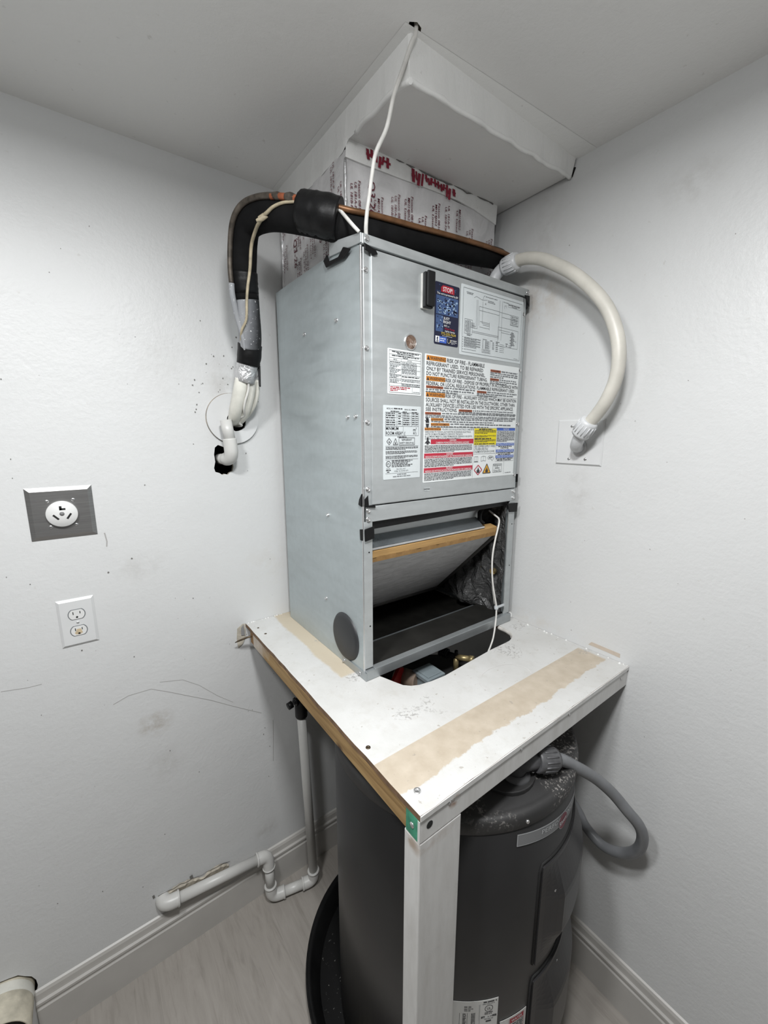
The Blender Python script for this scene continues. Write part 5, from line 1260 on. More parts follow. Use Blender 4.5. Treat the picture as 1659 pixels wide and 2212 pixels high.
def plate_profile(mb, cx, cz, w_, h_, wall, d_=0.006, bev=0.006, mi=0):
    """bevelled cover plate against wall: 'y' (left wall) or 'x' (right wall)"""
    def P(u, v, e): return (cx + u, -e, cz + v) if wall == 'y' else (-e, cx - u, cz + v)
    o_ = [(-w_ / 2, -h_ / 2), (w_ / 2, -h_ / 2), (w_ / 2, h_ / 2), (-w_ / 2, h_ / 2)]
    vs = [P(u, v, 0.0) for u, v in o_] + [P(u, v, d_ * 0.25) for u, v in o_] + [P(u - math.copysign(bev, u), v - math.copysign(bev, v), d_) for u, v in o_]
    fs = []
    for r_ in (0, 4): fs += [(r_ + k, r_ + (k + 1) % 4, r_ + 4 + (k + 1) % 4, r_ + 4 + k) for k in range(4)]
    fs += [(8, 9, 10, 11), (3, 2, 1, 0)]
    mb.add(vs, fs, mi)
def slot_screw(c, wall, parent, r=0.0045, mat='screw'):
    q = MB(); q.lathe([(r, 0), (r * 0.9, -0.0012), (r * 0.5, -0.0018), (0.0001, -0.002)], c, wall, 16)
    if wall == 'y': q.box(c[0] - r * 0.8, c[0] + r * 0.8, c[1] - 0.0022, c[1] - 0.0008, c[2] - 0.0005, c[2] + 0.0005, 1)
    else: q.box(c[0] - 0.0022, c[0] - 0.0008, c[1] - r * 0.8, c[1] + r * 0.8, c[2] - 0.0005, c[2] + 0.0005, 1)
    return q.build('screw', [M[mat], M['slot']], parent)
BP = thing('blank_wall_plate', 'square white blank cover plate under the cream conduit elbow', 'plate', (0, -0.714, 1.760))
p = MB(); plate_profile(p, -0.714, 1.7610, 0.140, 0.132, 'x', 0.0055, 0.004); p.build('plate', M['plate_white'], BP)
for y, z in ((-0.690, 1.808), (-0.688, 1.712), (-0.738, 1.713)): slot_screw((-0.0055, y, z), 'x', BP)

# ------------------------------------------------------------------ outlets on the left wall
DO = thing('dryer_outlet', 'round white three-slot dryer outlet in a brushed steel plate', 'outlet', (-1.2425, 0, 1.582))
p = MB(); plate_profile(p, -1.2425, 1.5825, 0.139, 0.136, 'y', 0.007, 0.010); p.build('steel_plate', M['steel'], DO)
p = MB(); p.lathe([(0.0335, -0.006), (0.0335, -0.016), (0.0325, -0.0175), (0.0001, -0.0175)], (-1.2428, 0, 1.5805), 'y', 48); p.build('receptacle', M['recept_white'], DO)
p = MB(); yy = -0.0176
def slotbox(cx, cz, w_, h_, ang):
    ca, sa = math.cos(R(ang)), math.sin(R(ang))
    poly = [(cx + a * ca - b * sa, yy, cz + a * sa + b * ca) for a, b in ((-w_ / 2, -h_ / 2), (w_ / 2, -h_ / 2), (w_ / 2, h_ / 2), (-w_ / 2, h_ / 2))]
    p.prism(poly, (0, -0.0003, 0))
slotbox(-1.2560, 1.5735, 0.0045, 0.0165, 40); slotbox(-1.2285, 1.5740, 0.0045, 0.0165, -35)
slotbox(-1.2445, 1.5965, 0.0055, 0.0105, 0); slotbox(-1.2405, 1.5935, 0.0125, 0.0048, 0)
p.build('slots', M['slot'], DO)
p = MB(); p.lathe([(0.0052, -0.0176), (0.0052, -0.0182), (0.0001, -0.0182)], (-1.2428, 0, 1.5815), 'y', 18); p.build('center_rivet', M['grey_pin'], DO)
for x, z in ((-1.2700, 1.6150), (-1.2160, 1.6150), (-1.2695, 1.5480), (-1.2165, 1.5480)): slot_screw((x, -0.007, z), 'y', DO, 0.0046)
DP = thing('duplex_outlet', 'white duplex outlet and plate below the dryer outlet', 'outlet', (-1.2435, 0, 1.275))
p = MB(); plate_profile(p, -1.2435, 1.2752, 0.083, 0.1355, 'y', 0.0055, 0.006); p.build('plate', M['plate_white'], DP)
for k, cz in enumerate((1.2985, 1.2510)):
    def oval(r1, r2): 
        out = []
        for j in range(40):
            a = 2 * math.pi * j / 40; out.append((-1.2437 + 0.0185 * r1 * math.cos(a), cz + r2 * max(-0.0138, min(0.0138, 0.0175 * math.sin(a)))))
        return out
    q = MB(); q.prism([(x, -0.0054, z) for x, z in oval(1.07, 1.08)], (0, -0.0006, 0), 1); q.prism([(-1.2437 + (x + 1.2437) * 0.955, -0.0054, cz + (z - cz) * 0.95) for x, z in oval(1.0, 1.0)], (0, -0.0018, 0))
    fo = q.build('outlet_face', [M['recept_white'], M['ink_grey']], DP)
    q = MB()
    q.box(-1.2522, -1.2503, -0.0076, -0.0071, cz + 0.0005, cz + 0.0085); q.box(-1.2370, -1.2351, -0.0076, -0.0071, cz + 0.0015, cz + 0.0080)
    q.lathe([(0.0026, -0.0071), (0.0026, -0.0076), (0.0001, -0.0076)], (-1.2437, 0, cz - 0.0075), 'y', 14)
    q.build('slots', M['slot'], fo)
    if k == 1:
        q = MB(); q.prism([(-1.2545 + a, -0.0072, cz - 0.010 + b) for a, b in ((0.003, 0.0005), (0.012, -0.001), (0.019, 0.003), (0.0175, 0.008), (0.0155, 0.0155), (0.006, 0.0155), (0.0045, 0.009), (0.001, 0.006))], (0, -0.0002, 0))
        part_label(q.build('tan_stain', M['stain_tan'], fo), 'tan scorch stain on the lower outlet face')
slot_screw((-1.2437, -0.0055, 1.2750), 'y', DP, 0.0035, 'plate_white')

# ------------------------------------------------------------------ wooden stand
ST = thing('equipment_stand', 'white painted plywood and lumber stand in the corner carrying the air handler', 'stand', PL)
TT = 0.0125
def arc(cx, cy, r, a0, a1, n=8): return [(cx + r * math.cos(R(a0 + (a1 - a0) * k / n)), cy + r * math.sin(R(a0 + (a1 - a0) * k / n))) for k in range(n + 1)]
notch = [(-0.600, -0.15), (-0.600, -0.53)] + [(-0.592, -0.552), (-0.583, -0.578), (-0.573, -0.604), (-0.558, -0.619), (-0.538, -0.6285), (-0.50, -0.6355), (-0.456, -0.6385), (-0.35, -0.631), (-0.243, -0.6235), (-0.175, -0.6235), (-0.152, -0.6225), (-0.130, -0.616), (-0.114, -0.606), (-0.102, -0.590), (-0.096, -0.566), (-0.094, -0.54), (-0.094, -0.15)]
rnd = random.Random(14)
edge = [(-0.787, -0.914 + 0.0)] + [(-0.787 + 0.787 * k / 24, -0.915 + rnd.uniform(-0.0012, 0.0012)) for k in range(1, 24)] + [(-0.001, -0.9145), (-0.001, -0.001), (-0.788, -0.001)] + [(-0.7875 + rnd.uniform(-0.001, 0.001), -0.001 - 0.913 * k / 22) for k in range(1, 22)]
p = MB(); p.holed([edge, notch[::-1]], lambda q: (q[0], q[1], ZP), (0, 0, -TT), 0, 1)
TOP = p.build('plywood_top', [M['stand_top'], M['ply_edge'], M['ply_grey']], ST)
# white paint on the front edge strip
p = MB(); p.box(-0.787, -0.001, -0.9165, -0.9145, ZP - 0.011, ZP - 0.0008); p.build('edge_band', M['painted_wood'], ST)
p = MB(); p.tube([(-0.115, -0.607, ZP - 0.006), (-0.104, -0.594, ZP - 0.006), (-0.0965, -0.568, ZP - 0.006), (-0.0945, -0.535, ZP - 0.007)], 0.0062, 8); p.build('frayed_edge', M['ply_grey'], ST)
ZR = ZP - TT
p = MB(); p.box(-0.787, -0.749, -0.876, -0.068, 1.080, ZR); part_label(p.build('side_rail', M['pine'], ST, 0.002), 'bare pine side rail with a dark knot')
p = MB(); p.box(-0.7865, -0.001, -0.914, -0.876, 1.0775, ZR); FR = p.build('front_rail', M['painted_wood'], ST, 0.002)
p = MB(); p.box(-0.7872, -0.7862, -0.913, -0.8765, 1.0785, ZR - 0.0005); part_label(p.build('green_end', M['green'], ST), 'green painted end of the front rail')
p = MB(); p.box(-0.7876, -0.7866, -0.9142, -0.9085, 1.079, ZR - 0.001); p.build('white_drip', M['painted_wood'], ST)
p = MB(); p.lathe([(0.0055, 0), (0.0050, -0.0014), (0.0001, -0.0022)], (-0.7874, -0.8935, 1.1015), 'x', 16); p.build('nail_head', M['screw'], ST)
p = MB(); p.box(-0.787, -0.6815, -0.914, -0.8715, 0.0, 1.0770); part_label(p.build('leg', M['painted_wood'], ST, 0.0025), 'white painted front post')
p = MB(); p.box(-0.749, -0.012, -0.040, -0.002, 1.080, ZR); p.build('ledger', M['painted_wood'], ST, 0.002)
p = MB(); p.box(-0.040, -0.002, -0.876, -0.040, 1.080, ZR); p.build('ledger', M['painted_wood'], ST, 0.002)
p = MB(); p.box(-0.7865, -0.749, -0.068, -0.0402, 1.084, ZR); part_label(p.build('block_end', plain('raw_brown_wood', (0.22, 0.12, 0.045), 0.7, var=0.3), ST, 0.002), 'raw brown block at the wall end of the side rail')
def head(x, y, r, mat, name):
    q = MB(); q.lathe([(r, 0.0), (r * 0.9, 0.0010), (r * 0.45, 0.0012), (r * 0.40, 0.0005), (0.0001, 0.0005)], (x, y, ZP), 'z', 16); q.build(name, M[mat], ST)
head(-0.757, -0.872, 0.0075, 'screw', 'screw'); head(-0.770, -0.730, 0.0055, 'nail', 'screw'); head(-0.760, -0.115, 0.0042, 'nail', 'screw'); head(-0.765, -0.06, 0.0035, 'nail', 'screw')
q = MB(); q.lathe([(0.0075, -0.0005), (0.0065, -0.0008), (0.0001, -0.001)], (-0.7640, -0.914, 1.1060), 'y', 16); q.build('bolt_hole', M['slot'], ST)
for x, z in ((-0.715, 1.121), (-0.31, 1.121), (-0.50, 1.122), (-0.04, 1.112)):
    q = MB(); q.lathe([(0.0035, 0), (0.0028, -0.0012), (0.0001, -0.0016)], (x, -0.9145, z), 'y', 10); q.build('nail_head', M['screw'], ST)
# pencil ring and plaster crumbs
q = MB(); q.strip([(-0.330 + 0.085 * math.cos(R(a)), -0.745 + 0.055 * math.sin(R(a)), ZP + 0.0002) for a in range(-30, 200, 8)], 0.0018, (0, 0, 1)); q.build('pencil_ring', plain('faint_pencil', (0.55, 0.54, 0.53), 0.7), ST)
q = MB(); rnd = random.Random(31)
for _ in range(34):
    y = -0.915 * rnd.random(); r_ = rnd.uniform(0.001, 0.004); x = -0.003 - rnd.random() * 0.006
    q.lathe([(r_, 0), (r_ * 0.7, r_ * 0.8), (0.0001, r_)], (x, y, ZP), 'z', 5, 0, False)
for _ in range(16):
    x = -0.787 + 0.15 * rnd.random(); r_ = rnd.uniform(0.001, 0.003)
    q.lathe([(r_, 0), (r_ * 0.7, r_ * 0.8), (0.0001, r_)], (x, -0.004, ZP), 'z', 5, 0, False)
q.build('plaster_crumbs', M['plaster'], ST)['kind'] = 'stuff'
q = MB(); q.prism([(-0.002, -0.500, ZP), (-0.002, -0.522, ZP), (-0.002, -0.520, ZP + 0.016), (-0.002, -0.512, ZP + 0.020), (-0.002, -0.503, ZP + 0.012)], (-0.004, 0, 0)); q.build('plaster_blob', M['plaster'], ST, 0.002)
# torn strips of wall paint hanging where the rail meets the wall
q = MB()
q.prism([(-0.818, -0.002, 1.128), (-0.799, -0.002, 1.140), (-0.790, -0.002, 1.138), (-0.792, -0.002, 1.090), (-0.803, -0.002, 1.068), (-0.820, -0.002, 1.058), (-0.822, -0.002, 1.090)], (0, -0.002, 0))
q.build('torn_paint', M['torn'], W_L)
q = MB(); q.prism([(-0.806, -0.0045, 1.128), (-0.797, -0.0045, 1.138), (-0.795, -0.0045, 1.098), (-0.807, -0.0045, 1.100)], (0, -0.002, 0)); q.build('loose_paint', M['wall_plain'], W_L)
NL = MB(); NL.tube([(-0.836, -0.030, 1.0935), (-0.826, -0.036, 1.099), (-0.800, -0.047, 1.1085), (-0.782, -0.055, 1.1135)], [0.0012, 0.0032, 0.0034, 0.0034], 8, 0, 1)
tag(NL.build('nail', M['nail'], None, loc=(-0.80, -0.047, 1.108)), 'dark nail sticking out of the stand beside the wall', 'nail')

# ------------------------------------------------------------------ water heater
HC = Vector((-0.4064, -0.6195)); HR = 0.335
WH = thing('water_heater', 'charcoal cylindrical water heater with logo band under the wooden stand', 'water heater', (HC.x, HC.y, 0.012))
p = MB(); p.lathe([(0.0, 0.012), (HR - 0.01, 0.012), (HR, 0.02), (HR, 0.951), (HR - 0.002, 0.953)], (HC.x, HC.y, 0), 'z', 96); p.build('jacket', M['tank'], WH)
p = MB(); p.lathe([(HR + 0.0005, 0.951), (HR + 0.0018, 0.953), (HR + 0.0018, 0.976), (HR - 0.001, 0.9835), (HR - 0.008, 0.9875), (HR - 0.014, 0.987), (HR - 0.02, 0.988), (HR - 0.06, 0.996), (0.12, 1.004), (0.0001, 1.006)], (HC.x, HC.y, 0), 'z', 96); p.build('top_cap', M['tank_top'], WH)
def cylp(az, z, r): return (HC.x + r * math.cos(R(az)), HC.y + r * math.sin(R(az)), z)
def cover(z0, z1, a0, a1, name, rid):
    q = MB(); nu, nv = 24, 24; vs = []
    for a in range(nu + 1):
        for b in range(nv + 1):
            s, t = a / nu, b / nv
            az = a0 + (a1 - a0) * s; z = z0 + (z1 - z0) * t
            du = min(s * (a1 - a0), (1 - s) * (a1 - a0)); dvv = min(t, 1 - t) * (z1 - z0)
            e1 = max(0, min(1, (du - 1.5) / 7)); e2 = max(0, min(1, (dvv - 0.012) / 0.075))
            h = 0.007 + 0.026 * min(e1, 1) * e2
            vs.append(cylp(az, z, HR + h))
    q.add(vs, [(a * (nv + 1) + b, (a + 1) * (nv + 1) + b, (a + 1) * (nv + 1) + b + 1, a * (nv + 1) + b + 1) for a in range(nu) for b in range(nv)], 0, False)
    ring = [cylp(a0 + (a1 - a0) * k / nu, z1, HR + 0.007) for k in range(nu + 1)] + [cylp(a1, z1 + (z0 - z1) * k / 6, HR + 0.007) for k in range(1, 7)] + [cylp(a1 + (a0 - a1) * k / nu, z0, HR + 0.007) for k in range(1, nu + 1)] + [cylp(a0, z0 + (z1 - z0) * k / 6, HR + 0.007) for k in range(1, 6)]
    inner = []
    for pt in ring:
        v = Vector((pt[0] - HC.x, pt[1] - HC.y)); v = v.normalized() * (HR - 0.001); inner.append((HC.x + v.x, HC.y + v.y, pt[2]))
    n = len(ring); q.add(ring + inner, [(k, (k + 1) % n, n + (k + 1) % n, n + k) for k in range(n)])
    return q.build(name, M['cover'], WH)
c1 = cover(0.535, 0.818, -97.0, -44, 'access_cover', 1)
c2 = cover(0.16, 0.482, -97.0, -44, 'access_cover', 2)
for z0, z1 in ((0.535, 0.822), (0.16, 0.488)):
    q = MB(); q.tube([cylp(-97.6, z0 + 0.0, HR + 0.0005), cylp(-97.6, z1 - 0.02, HR + 0.0005), cylp(-96.4, z1, HR + 0.0005)] + [cylp(-96.4 + 4 * k, z1, HR + 0.0005) for k in range(1, 13)], 0.0035, 6, 0, 1); q.build('cover_gap', M['slot'], WH)
def wscrew(az, z, r):
    q = MB(); a = Vector(cylp(az, z, r)); b = Vector(cylp(az, z, r + 0.004)); q.tube([a, b], [0.005, 0.0035], 10, 0, 1); q.build('screw', M['screw'], WH)
wscrew(-106.4, 0.966, HR + 0.001); wscrew(-150, 0.966, HR + 0.001); wscrew(-80, 0.788, HR + 0.007); wscrew(-91, 0.745, HR + 0.016)
wscrew(-80, 0.455, HR + 0.008)
# logo band
def on_tank(az0, z0, slope=0.0):
    def fn(u, v, l):
        az = az0 + math.degrees(u / HR); return cylp(az, z0 - v + slope * u, HR + 0.0012 + 0.0003 * l)
    return fn
def tank_label(name, az0, z0, wd, ht, mat, desc, slope=0.0):
    q = MB(); n = max(4, int(wd / 0.01)); vs = []
    for k in range(n + 1):
        u = wd * k / n; az = az0 + math.degrees(u / HR)
        for z in (z0 + slope * u, z0 - ht + slope * u): vs += [cylp(az, z, HR + 0.0004), cylp(az, z, HR + 0.0011)]
    fs = []
    for k in range(n):
        a = 4 * k; b = a + 4
        fs += [(a + 1, b + 1, b + 3, a + 3), (a, a + 1, a + 3, a + 2) if k == 0 else (b, b + 2, b + 3, b + 1), (a, b, b + 1, a + 1), (a + 2, a + 3, b + 3, b + 2)]
    q.add(vs, fs)
    return part_label(q.build(name, M[mat], WH), desc)
SL = -0.14
LB = tank_label('logo_band', -110.2, 0.9375, 0.255, 0.0300, 'silver', 'silver band reading PERFOR with a maroon oval badge', SL)
I = Ink(on_tank(-110.2, 0.9375, SL))
I.rect(0.0, 0.0, 0.255, 0.0012, M['silver_lite'], 1, 24); I.rect(0.0, 0.0288, 0.255, 0.0300, M['silver_lite'], 1, 24); I.rect(0, 0, 0.0012, 0.03, M['silver_lite'])
I.text('PERFORMANCE', 0.068, 0.0170, 0.0115, M['silver_lite'], 0.150)
ov = [(0.1520 + 0.0200 * math.cos(k * math.pi / 16), 0.0200 + 0.0205 * math.sin(k * math.pi / 16)) for k in range(32)]
I.poly([(0.1520 + (u - 0.1520) * 1.06, 0.0200 + (v - 0.02) * 1.06) for u, v in ov], M['silver_lite'], 3); I.poly(ov, M['maroon'], 4)
I.text('Rheem', 0.1520, 0.0255, 0.0135, M['paper_grey'], 0.033, 6, 'c', -14)
I.build('printed_text', LB)
LB = tank_label('energy_label', -137, 0.4900, 0.137, 0.16, 'tank_paper', 'white data label low on the tank beside the post')
I = Ink(on_tank(-137, 0.4900)); 
for k in range(12): I.line(0.004, 0.012 + 0.0042 * k, 0.092, 0.012 + 0.0042 * k, 0.0004, K)
I.line(0.092, 0.010, 0.092, 0.12, 0.0006, K); I.fine(0.100, 0.133, 0.004, 0.0050, D); I.fine(0.098, 0.128, 0.011, 0.0022, K); I.fine(0.055, 0.074, 0.014, 0.0034, D); I.fine(0.055, 0.076, 0.0205, 0.0026, D); I.fine(0.055, 0.070, 0.026, 0.0026, D)
for j in range(3): I.line(0.045 + 0.018 * j, 0.034, 0.045 + 0.018 * j, 0.12, 0.0008, D)
for k in range(14): I.fine(0.052, 0.060, 0.036 + 0.0042 * k, 0.003, D); I.fine(0.072, 0.080, 0.036 + 0.0042 * k, 0.003, D)
for k in range(20): I.line(0.114 + 0.0095 * math.cos(k * math.pi / 10), 0.026 + 0.0095 * math.sin(k * math.pi / 10), 0.114 + 0.0095 * math.cos((k + 1) * math.pi / 10), 0.026 + 0.0095 * math.sin((k + 1) * math.pi / 10), 0.0013, D)
I.text('UL', 0.114, 0.0290, 0.0070, D, 0.0095, align='c'); I.fine(0.104, 0.124, 0.0375, 0.0028, D); I.fine(0.104, 0.124, 0.0420, 0.0028, D)
I.rect(0.096, 0.0490, 0.134, 0.0550, D); I.text('AHRI', 0.099, 0.0540, 0.0040, M['paper']); I.fine(0.112, 0.131, 0.0507, 0.0028, M['silver']); I.fine(0.104, 0.126, 0.0575, 0.0022, K); I.fine(0.108, 0.124, 0.063, 0.0060, D)
I.build('printed_text', LB)
LB = tank_label('warning_label', -112.2, 0.4080, 0.077, 0.16, 'tank_paper', 'white label with red heading at the bottom edge of the picture')
I = Ink(on_tank(-112.2, 0.4080)); I.rect(0.028, 0.006, 0.068, 0.020, M['sign_red'], 1, 4); I.text('WATER', 0.032, 0.0165, 0.0080, M['paper'], 0.032); I.frame(0.026, 0.006, 0.070, 0.06, 0.0008, M['sign_red']); I.para(0.028, 0.068, 0.024, 0.058, 6, D); I.build('printed_text', LB)
# wiring compartment on top with its elbow
q = MB(); cx, cy = -0.436, -0.888
poly = [(-0.455 + 0.075 * math.cos(R(a)), -0.845 + 0.068 * math.sin(R(a)), 0.990) for a in range(150, 395, 12)] + [(-0.380, -0.760, 0.994), (-0.53, -0.760, 0.994)]
q.prism(poly, (0, 0, 0.012)); q.build('junction_cover', M['tank_top'], WH, 0.002)
wq = MB(); wq.lathe([(0.004, 0), (0.003, 0.002), (0.0001, 0.0025)], (-0.412, -0.892, 1.002), 'z', 10); wq.build('screw', M['screw'], WH)

GC = thing('flexible_conduit', 'dark grey flexible conduit looping from the water heater top down behind it', 'conduit', (-0.43, -0.88, 1.0))
p = MB(); p.tube([(-0.450, -0.872, 0.999), (-0.450, -0.874, 1.016), (-0.444, -0.880, 1.032), (-0.428, -0.890, 1.037), (-0.405, -0.897, 1.036)], 0.0195, 18); p.lathe([(0.033, 1.0), (0.033, 1.008), (0.022, 1.012)], (-0.450, -0.872, 0), 'z', 20); p.build('elbow', M['conduit_grey_fit'], GC)
p = MB(); gland(p, (-0.412, -0.895, 1.036), (-0.356, -0.915, 1.025), 0.0285); part_label(p.build('gland_nut', M['conduit_grey_fit'], GC), 'ribbed grey conduit nut')
G1 = [(-0.362, -0.914, 1.027), (-0.330, -0.919, 1.009), (-0.290, -0.926, 0.978), (-0.245, -0.938, 0.942), (-0.200, -0.952, 0.902), (-0.160, -0.974, 0.856), (-0.130, -1.000, 0.808), (-0.103, -1.022, 0.765), (-0.085, -1.0294, 0.7204), (-0.070, -1.0202, 0.6634), (-0.058, -0.9927, 0.6127), (-0.052, -0.9528, 0.5777), (-0.048, -0.9143, 0.5647), (-0.045, -0.8654, 0.5807), (-0.043, -0.8362, 0.6108), (-0.042, -0.780, 0.655), (-0.044, -0.71, 0.70), (-0.046, -0.64, 0.75)]
p = MB(); p.tube(G1, 0.0145, 20, 0, 6); p.build('hose', M['conduit_grey'], GC)

# drain pan
PC = Vector((-0.426, -0.556)); PR = 0.386
DPAN = thing('drain_pan', 'shallow round black plastic drain pan under the water heater', 'pan', (PC.x, PC.y, 0))
p = MB(); p.lathe([(PR - 0.026, 0.0), (PR - 0.02, 0.004), (PR + 0.006, 0.062), (PR + 0.014, 0.066), (PR + 0.014, 0.060), (PR + 0.004, 0.0665), (PR - 0.004, 0.062), (PR - 0.032, 0.010)], (PC.x, PC.y, 0), 'z', 96); p.build('rim', M['pan'], DPAN)
p = MB(); p.lathe([(PR - 0.026, 0.001), (PR - 0.031, 0.0115), (0.0001, 0.0115)], (PC.x, PC.y, 0), 'z', 64); p.build('pan_floor', M['pan_floor'], DPAN)
q = MB(); q.tube([(-0.742, -0.555, 0.013), (-0.748, -0.585, 0.014), (-0.751, -0.605, 0.013)], [0.003, 0.006, 0.003], 8); tag(q.build('debris', M['debris'], None, loc=(-0.748, -0.58, 0.0115)), 'small olive scrap lying in the black drain pan', 'scrap')

# ------------------------------------------------------------------ things seen through the cutout, standing on the tank top
JB = thing('junction_box', 'small grey plastic junction box seen through the stand cutout', 'box', (-0.395, -0.515, 1.005))
p = MB(); p.box(-0.432, -0.372, -0.548, -0.488, 1.005, 1.058); p.build('box_body', M['box_grey'], JB, 0.003)
p = MB(); p.box(-0.437, -0.366, -0.554, -0.482, 1.0575, 1.070); p.box(-0.428, -0.375, -0.545, -0.491, 1.070, 1.073); p.build('box_lid', M['box_grey'], JB, 0.003)
VS = thing('brass_valve', 'brass valve with black ribbed hose end inside the stand cutout', 'valve', (-0.24, -0.50, 1.005))
p = MB(); p.cyl((-0.2480, -0.487, 1.0), (-0.2480, -0.487, 1.05), 0.009, 0.009, 16); p.cyl((-0.2480, -0.487, 1.052), (-0.228, -0.528, 1.056), 0.0095, 0.0100, 12); p.cyl((-0.228, -0.528, 1.056), (-0.222, -0.540, 1.057), 0.0135, 0.0135, 6); p.build('valve_body', M['brass'], VS)
p = MB(); p.cyl((-0.2650, -0.440, 1.056), (-0.249, -0.485, 1.052), 0.0075, 0.0095, 14)
for k in range(5): c_ = Vector((-0.2700, -0.432, 1.058)).lerp(Vector((-0.2600, -0.455, 1.054)), k / 4); p.tube([c_, c_ + Vector((0.0015, -0.004, -0.0005))], 0.0165, 14, 0, 1)
p.cyl((-0.2480, -0.487, 1.050), (-0.2480, -0.487, 1.074), 0.008, 0.006, 12)
p.build('ribbed_end', M['black_plastic'], VS)
RT = thing('red_tag', 'dark red tag with yellow corner under the left of the stand cutout', 'tag', (-0.49, -0.47, 1.005))
p = MB(); p.prism([(-0.515, -0.475, 1.005), (-0.462, -0.452, 1.005), (-0.455, -0.450, 1.072), (-0.480, -0.462, 1.085), (-0.520, -0.478, 1.060)], (0.004, -0.009, 0)); p.build('tag_sheet', M['red'], RT, 0.001)
p = MB(); p.prism([(-0.500, -0.479, 1.015), (-0.488, -0.474, 1.015), (-0.488, -0.474, 1.033), (-0.500, -0.479, 1.033)], (0.0005, -0.0012, 0)); part_label(p.build('yellow_corner', M['yellow'], RT), 'yellow printed corner'); RT.children[-1].location = (0.005, -0.0105, 0)
SV = MB(); SV.cyl((-0.452, -0.435, 1.035), (-0.430, -0.500, 1.040), 0.026, None, 20); SV.cyl((-0.452, -0.435, 1.035), (-0.4535, -0.430, 1.035), 0.029, None, 20)
SV.box(-0.447, -0.435, -0.48, -0.46, 1.003, 1.03)
tag(SV.build('pipe_sleeve', M['tan_sleeve'], None, loc=(-0.44, -0.47, 1.005)), 'dull tan pipe end between the red tag and grey box', 'pipe')

# ------------------------------------------------------------------ white drain pipe along the left wall
PV = thing('drain_pipe', 'white plastic pipe running along the baseboard then up under the stand', 'pipe', (-0.77, -0.05, 0.0))
def pvc_elbow(a, c, b, r=0.0215, name='elbow'):
    """elbow fitting from a to b through corner c, with socket collars"""
    a, b, c = Vector(a), Vector(b), Vector(c); q = MB()
    pts = [a, c + (a - c) * 0.55, c + (a - c) * 0.25 + (b - c) * 0.06, c + (a - c) * 0.06 + (b - c) * 0.25, c + (b - c) * 0.55, b]
    q.tube(pts, [r, r, r * 0.97, r * 0.97, r, r], 20, 0, 4)
    for e in (a, b):
        d_ = (c - e).normalized(); q.tube([e, e + d_ * 0.002, e + d_ * 0.006], [r * 1.0, r * 1.1, r * 1.1], 20, 0, 1)
    return q.build(name, M['pvc'], PV)
def pvc_pipe(a, b, r=0.0175):
    q = MB(); q.cyl(a, b, r, None, 20); return q.build('pipe_length', M['pvc'], PV)
E1 = (-0.776, -0.046, 0.2010)
pvc_elbow((-1.127, 0.012, 0.230), (-1.127, -0.026, 0.230), (-1.080, -0.029, 0.2265), 0.0225)
pvc_pipe((-1.090, -0.0285, 0.2272), (-0.805, -0.0445, 0.2035))
pvc_elbow((-0.820, -0.0437, 0.2047), E1, (-0.7775, -0.052, 0.146), 0.0215)
pvc_pipe((-0.7772, -0.050, 0.160), (-0.7785, -0.062, 0.070), 0.0172)
pvc_elbow((-0.7785, -0.061, 0.078), (-0.7785, -0.066, 0.0265), (-0.730, -0.078, 0.0262), 0.0215)
pvc_pipe((-0.737, -0.0765, 0.0262), (-0.650, -0.098, 0.0262), 0.0172)
pvc_elbow((-0.664, -0.0945, 0.0262), (-0.618, -0.106, 0.0262), (-0.6185, -0.106, 0.074), 0.0215)
pvc_pipe((-0.6185, -0.106, 0.062), (-0.6385, -0.098, 0.785), 0.0168)
q = MB(); q.lathe([(0.021, 0.768), (0.0225, 0.772), (0.0225, 0.815), (0.020, 0.825), (0.012, 0.832), (0.012, 0.870), (0.0001, 0.872)], (-0.6382, -0.098, 0), 'z', 20)
q.cyl((-0.640, -0.098, 0.842), (-0.668, -0.100, 0.835), 0.009, None, 12); q.cyl((-0.655, -0.099, 0.838), (-0.663, -0.0995, 0.836), 0.0145, None, 12); q.cyl((-0.672, -0.100, 0.833), (-0.690, -0.101, 0.829), 0.0125, None, 10)
part_label(q.build('valve_cap', M['black_plastic'], PV), 'black plastic cap with side knob')
q = MB(); q.box(-0.618, -0.598, -0.112, -0.096, 0.785, 0.845); part_label(q.build('valve_handle', M['red'], PV, 0.003), 'red plastic piece beside the black cap')
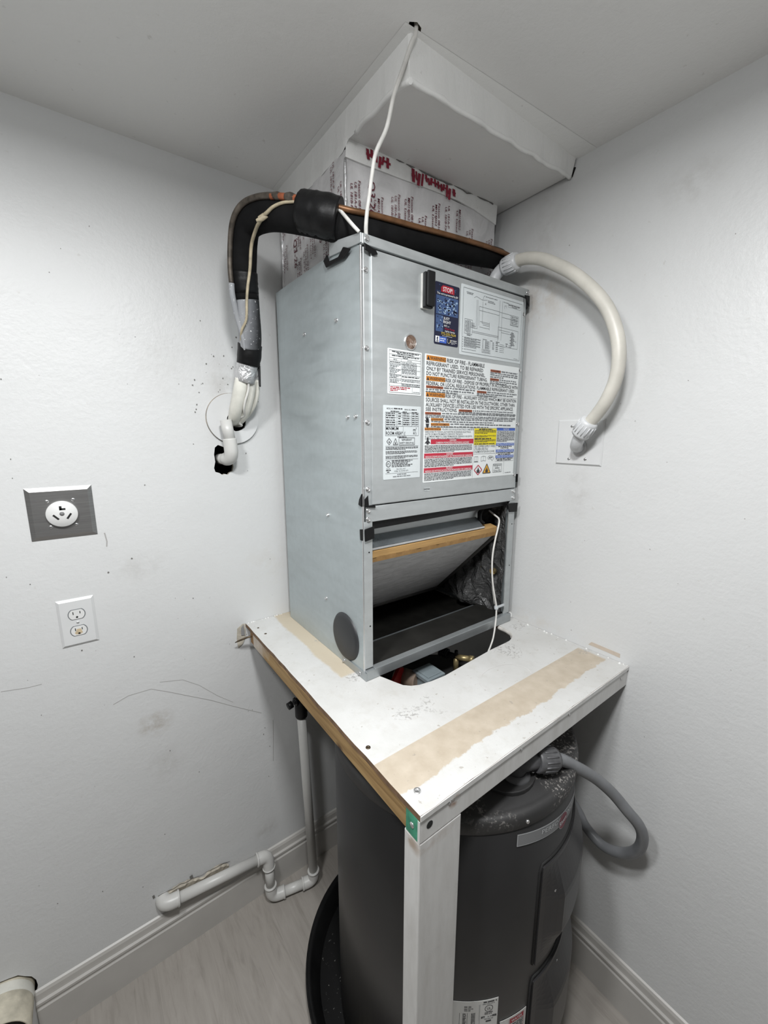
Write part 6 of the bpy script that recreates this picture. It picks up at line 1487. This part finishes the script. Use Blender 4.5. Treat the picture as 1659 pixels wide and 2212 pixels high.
# torn drywall edge above the pipe
q = MB(); rnd = random.Random(17); n = 26; vs = []
for k in range(n + 1):
    t = k / n; x = -1.135 + 0.225 * t; zb = 0.236 - 0.030 * t
    h = (0.020 * math.sin(math.pi * min(1, t * 1.6)) if t < 0.62 else 0.006 + 0.016 * math.sin(math.pi * (t - 0.62) / 0.38)) + rnd.uniform(0, 0.005)
    vs += [(x, -0.0006, zb - 0.01), (x, -0.003 - rnd.uniform(0, 0.004), zb + h * 0.5), (x, -0.0006, zb + h)]
q.add(vs, [(3 * k + j, 3 * k + 3 + j, 3 * k + 4 + j, 3 * k + 1 + j) for k in range(n) for j in range(2)])
q.build('torn_drywall', M['torn'], W_L)
q = MB(); q.strip([(-1.14 + 0.235 * k / 20, -0.0035, 0.254 - 0.028 * k / 20 + rnd.uniform(-0.003, 0.004)) for k in range(21)], [rnd.uniform(0.0008, 0.0025) for _ in range(21)], (0, -1, 0)); q.prism([(-1.041, -0.003, 0.257), (-1.032, -0.003, 0.259), (-1.030, -0.003, 0.245), (-1.039, -0.003, 0.243)], (0, -0.001, 0)); q.prism([(-1.156, -0.0008, 0.262), (-1.150, -0.0008, 0.264), (-1.148, -0.0008, 0.252), (-1.154, -0.0008, 0.250)], (0, -0.001, 0))
q.build('drywall_crack', M['scuff_dark'], W_L)

# sawn-off sleeve at the lower left
PS = thing('pipe_stub', 'dirty white sawn-off pipe sticking out of the wall at lower left', 'pipe', (-1.545, -0.05, 0.186))
q = MB(); q.lathe([(0.076, 0.03), (0.0765, -0.02), (0.0755, -0.024), (0.077, -0.026), (0.0765, -0.104), (0.0745, -0.106), (0.071, -0.104), (0.070, 0.03)], (-1.545, 0, 0.186), 'y', 48); q.build('sleeve', M['pvc_dirty'], PS)
q = MB(); q.lathe([(0.0768, -0.001), (0.0772, -0.022), (0.0766, -0.040)], (-1.545, 0, 0.186), 'y', 48); part_label(q.build('clean_collar', M['pvc_cream'], PS), 'cleaner white collar against the wall')
q = MB(); q.lathe([(0.071, -0.055), (0.0001, -0.055)], (-1.545, 0, 0.186), 'y', 32); q.build('dark_bore', M['slot'], PS)
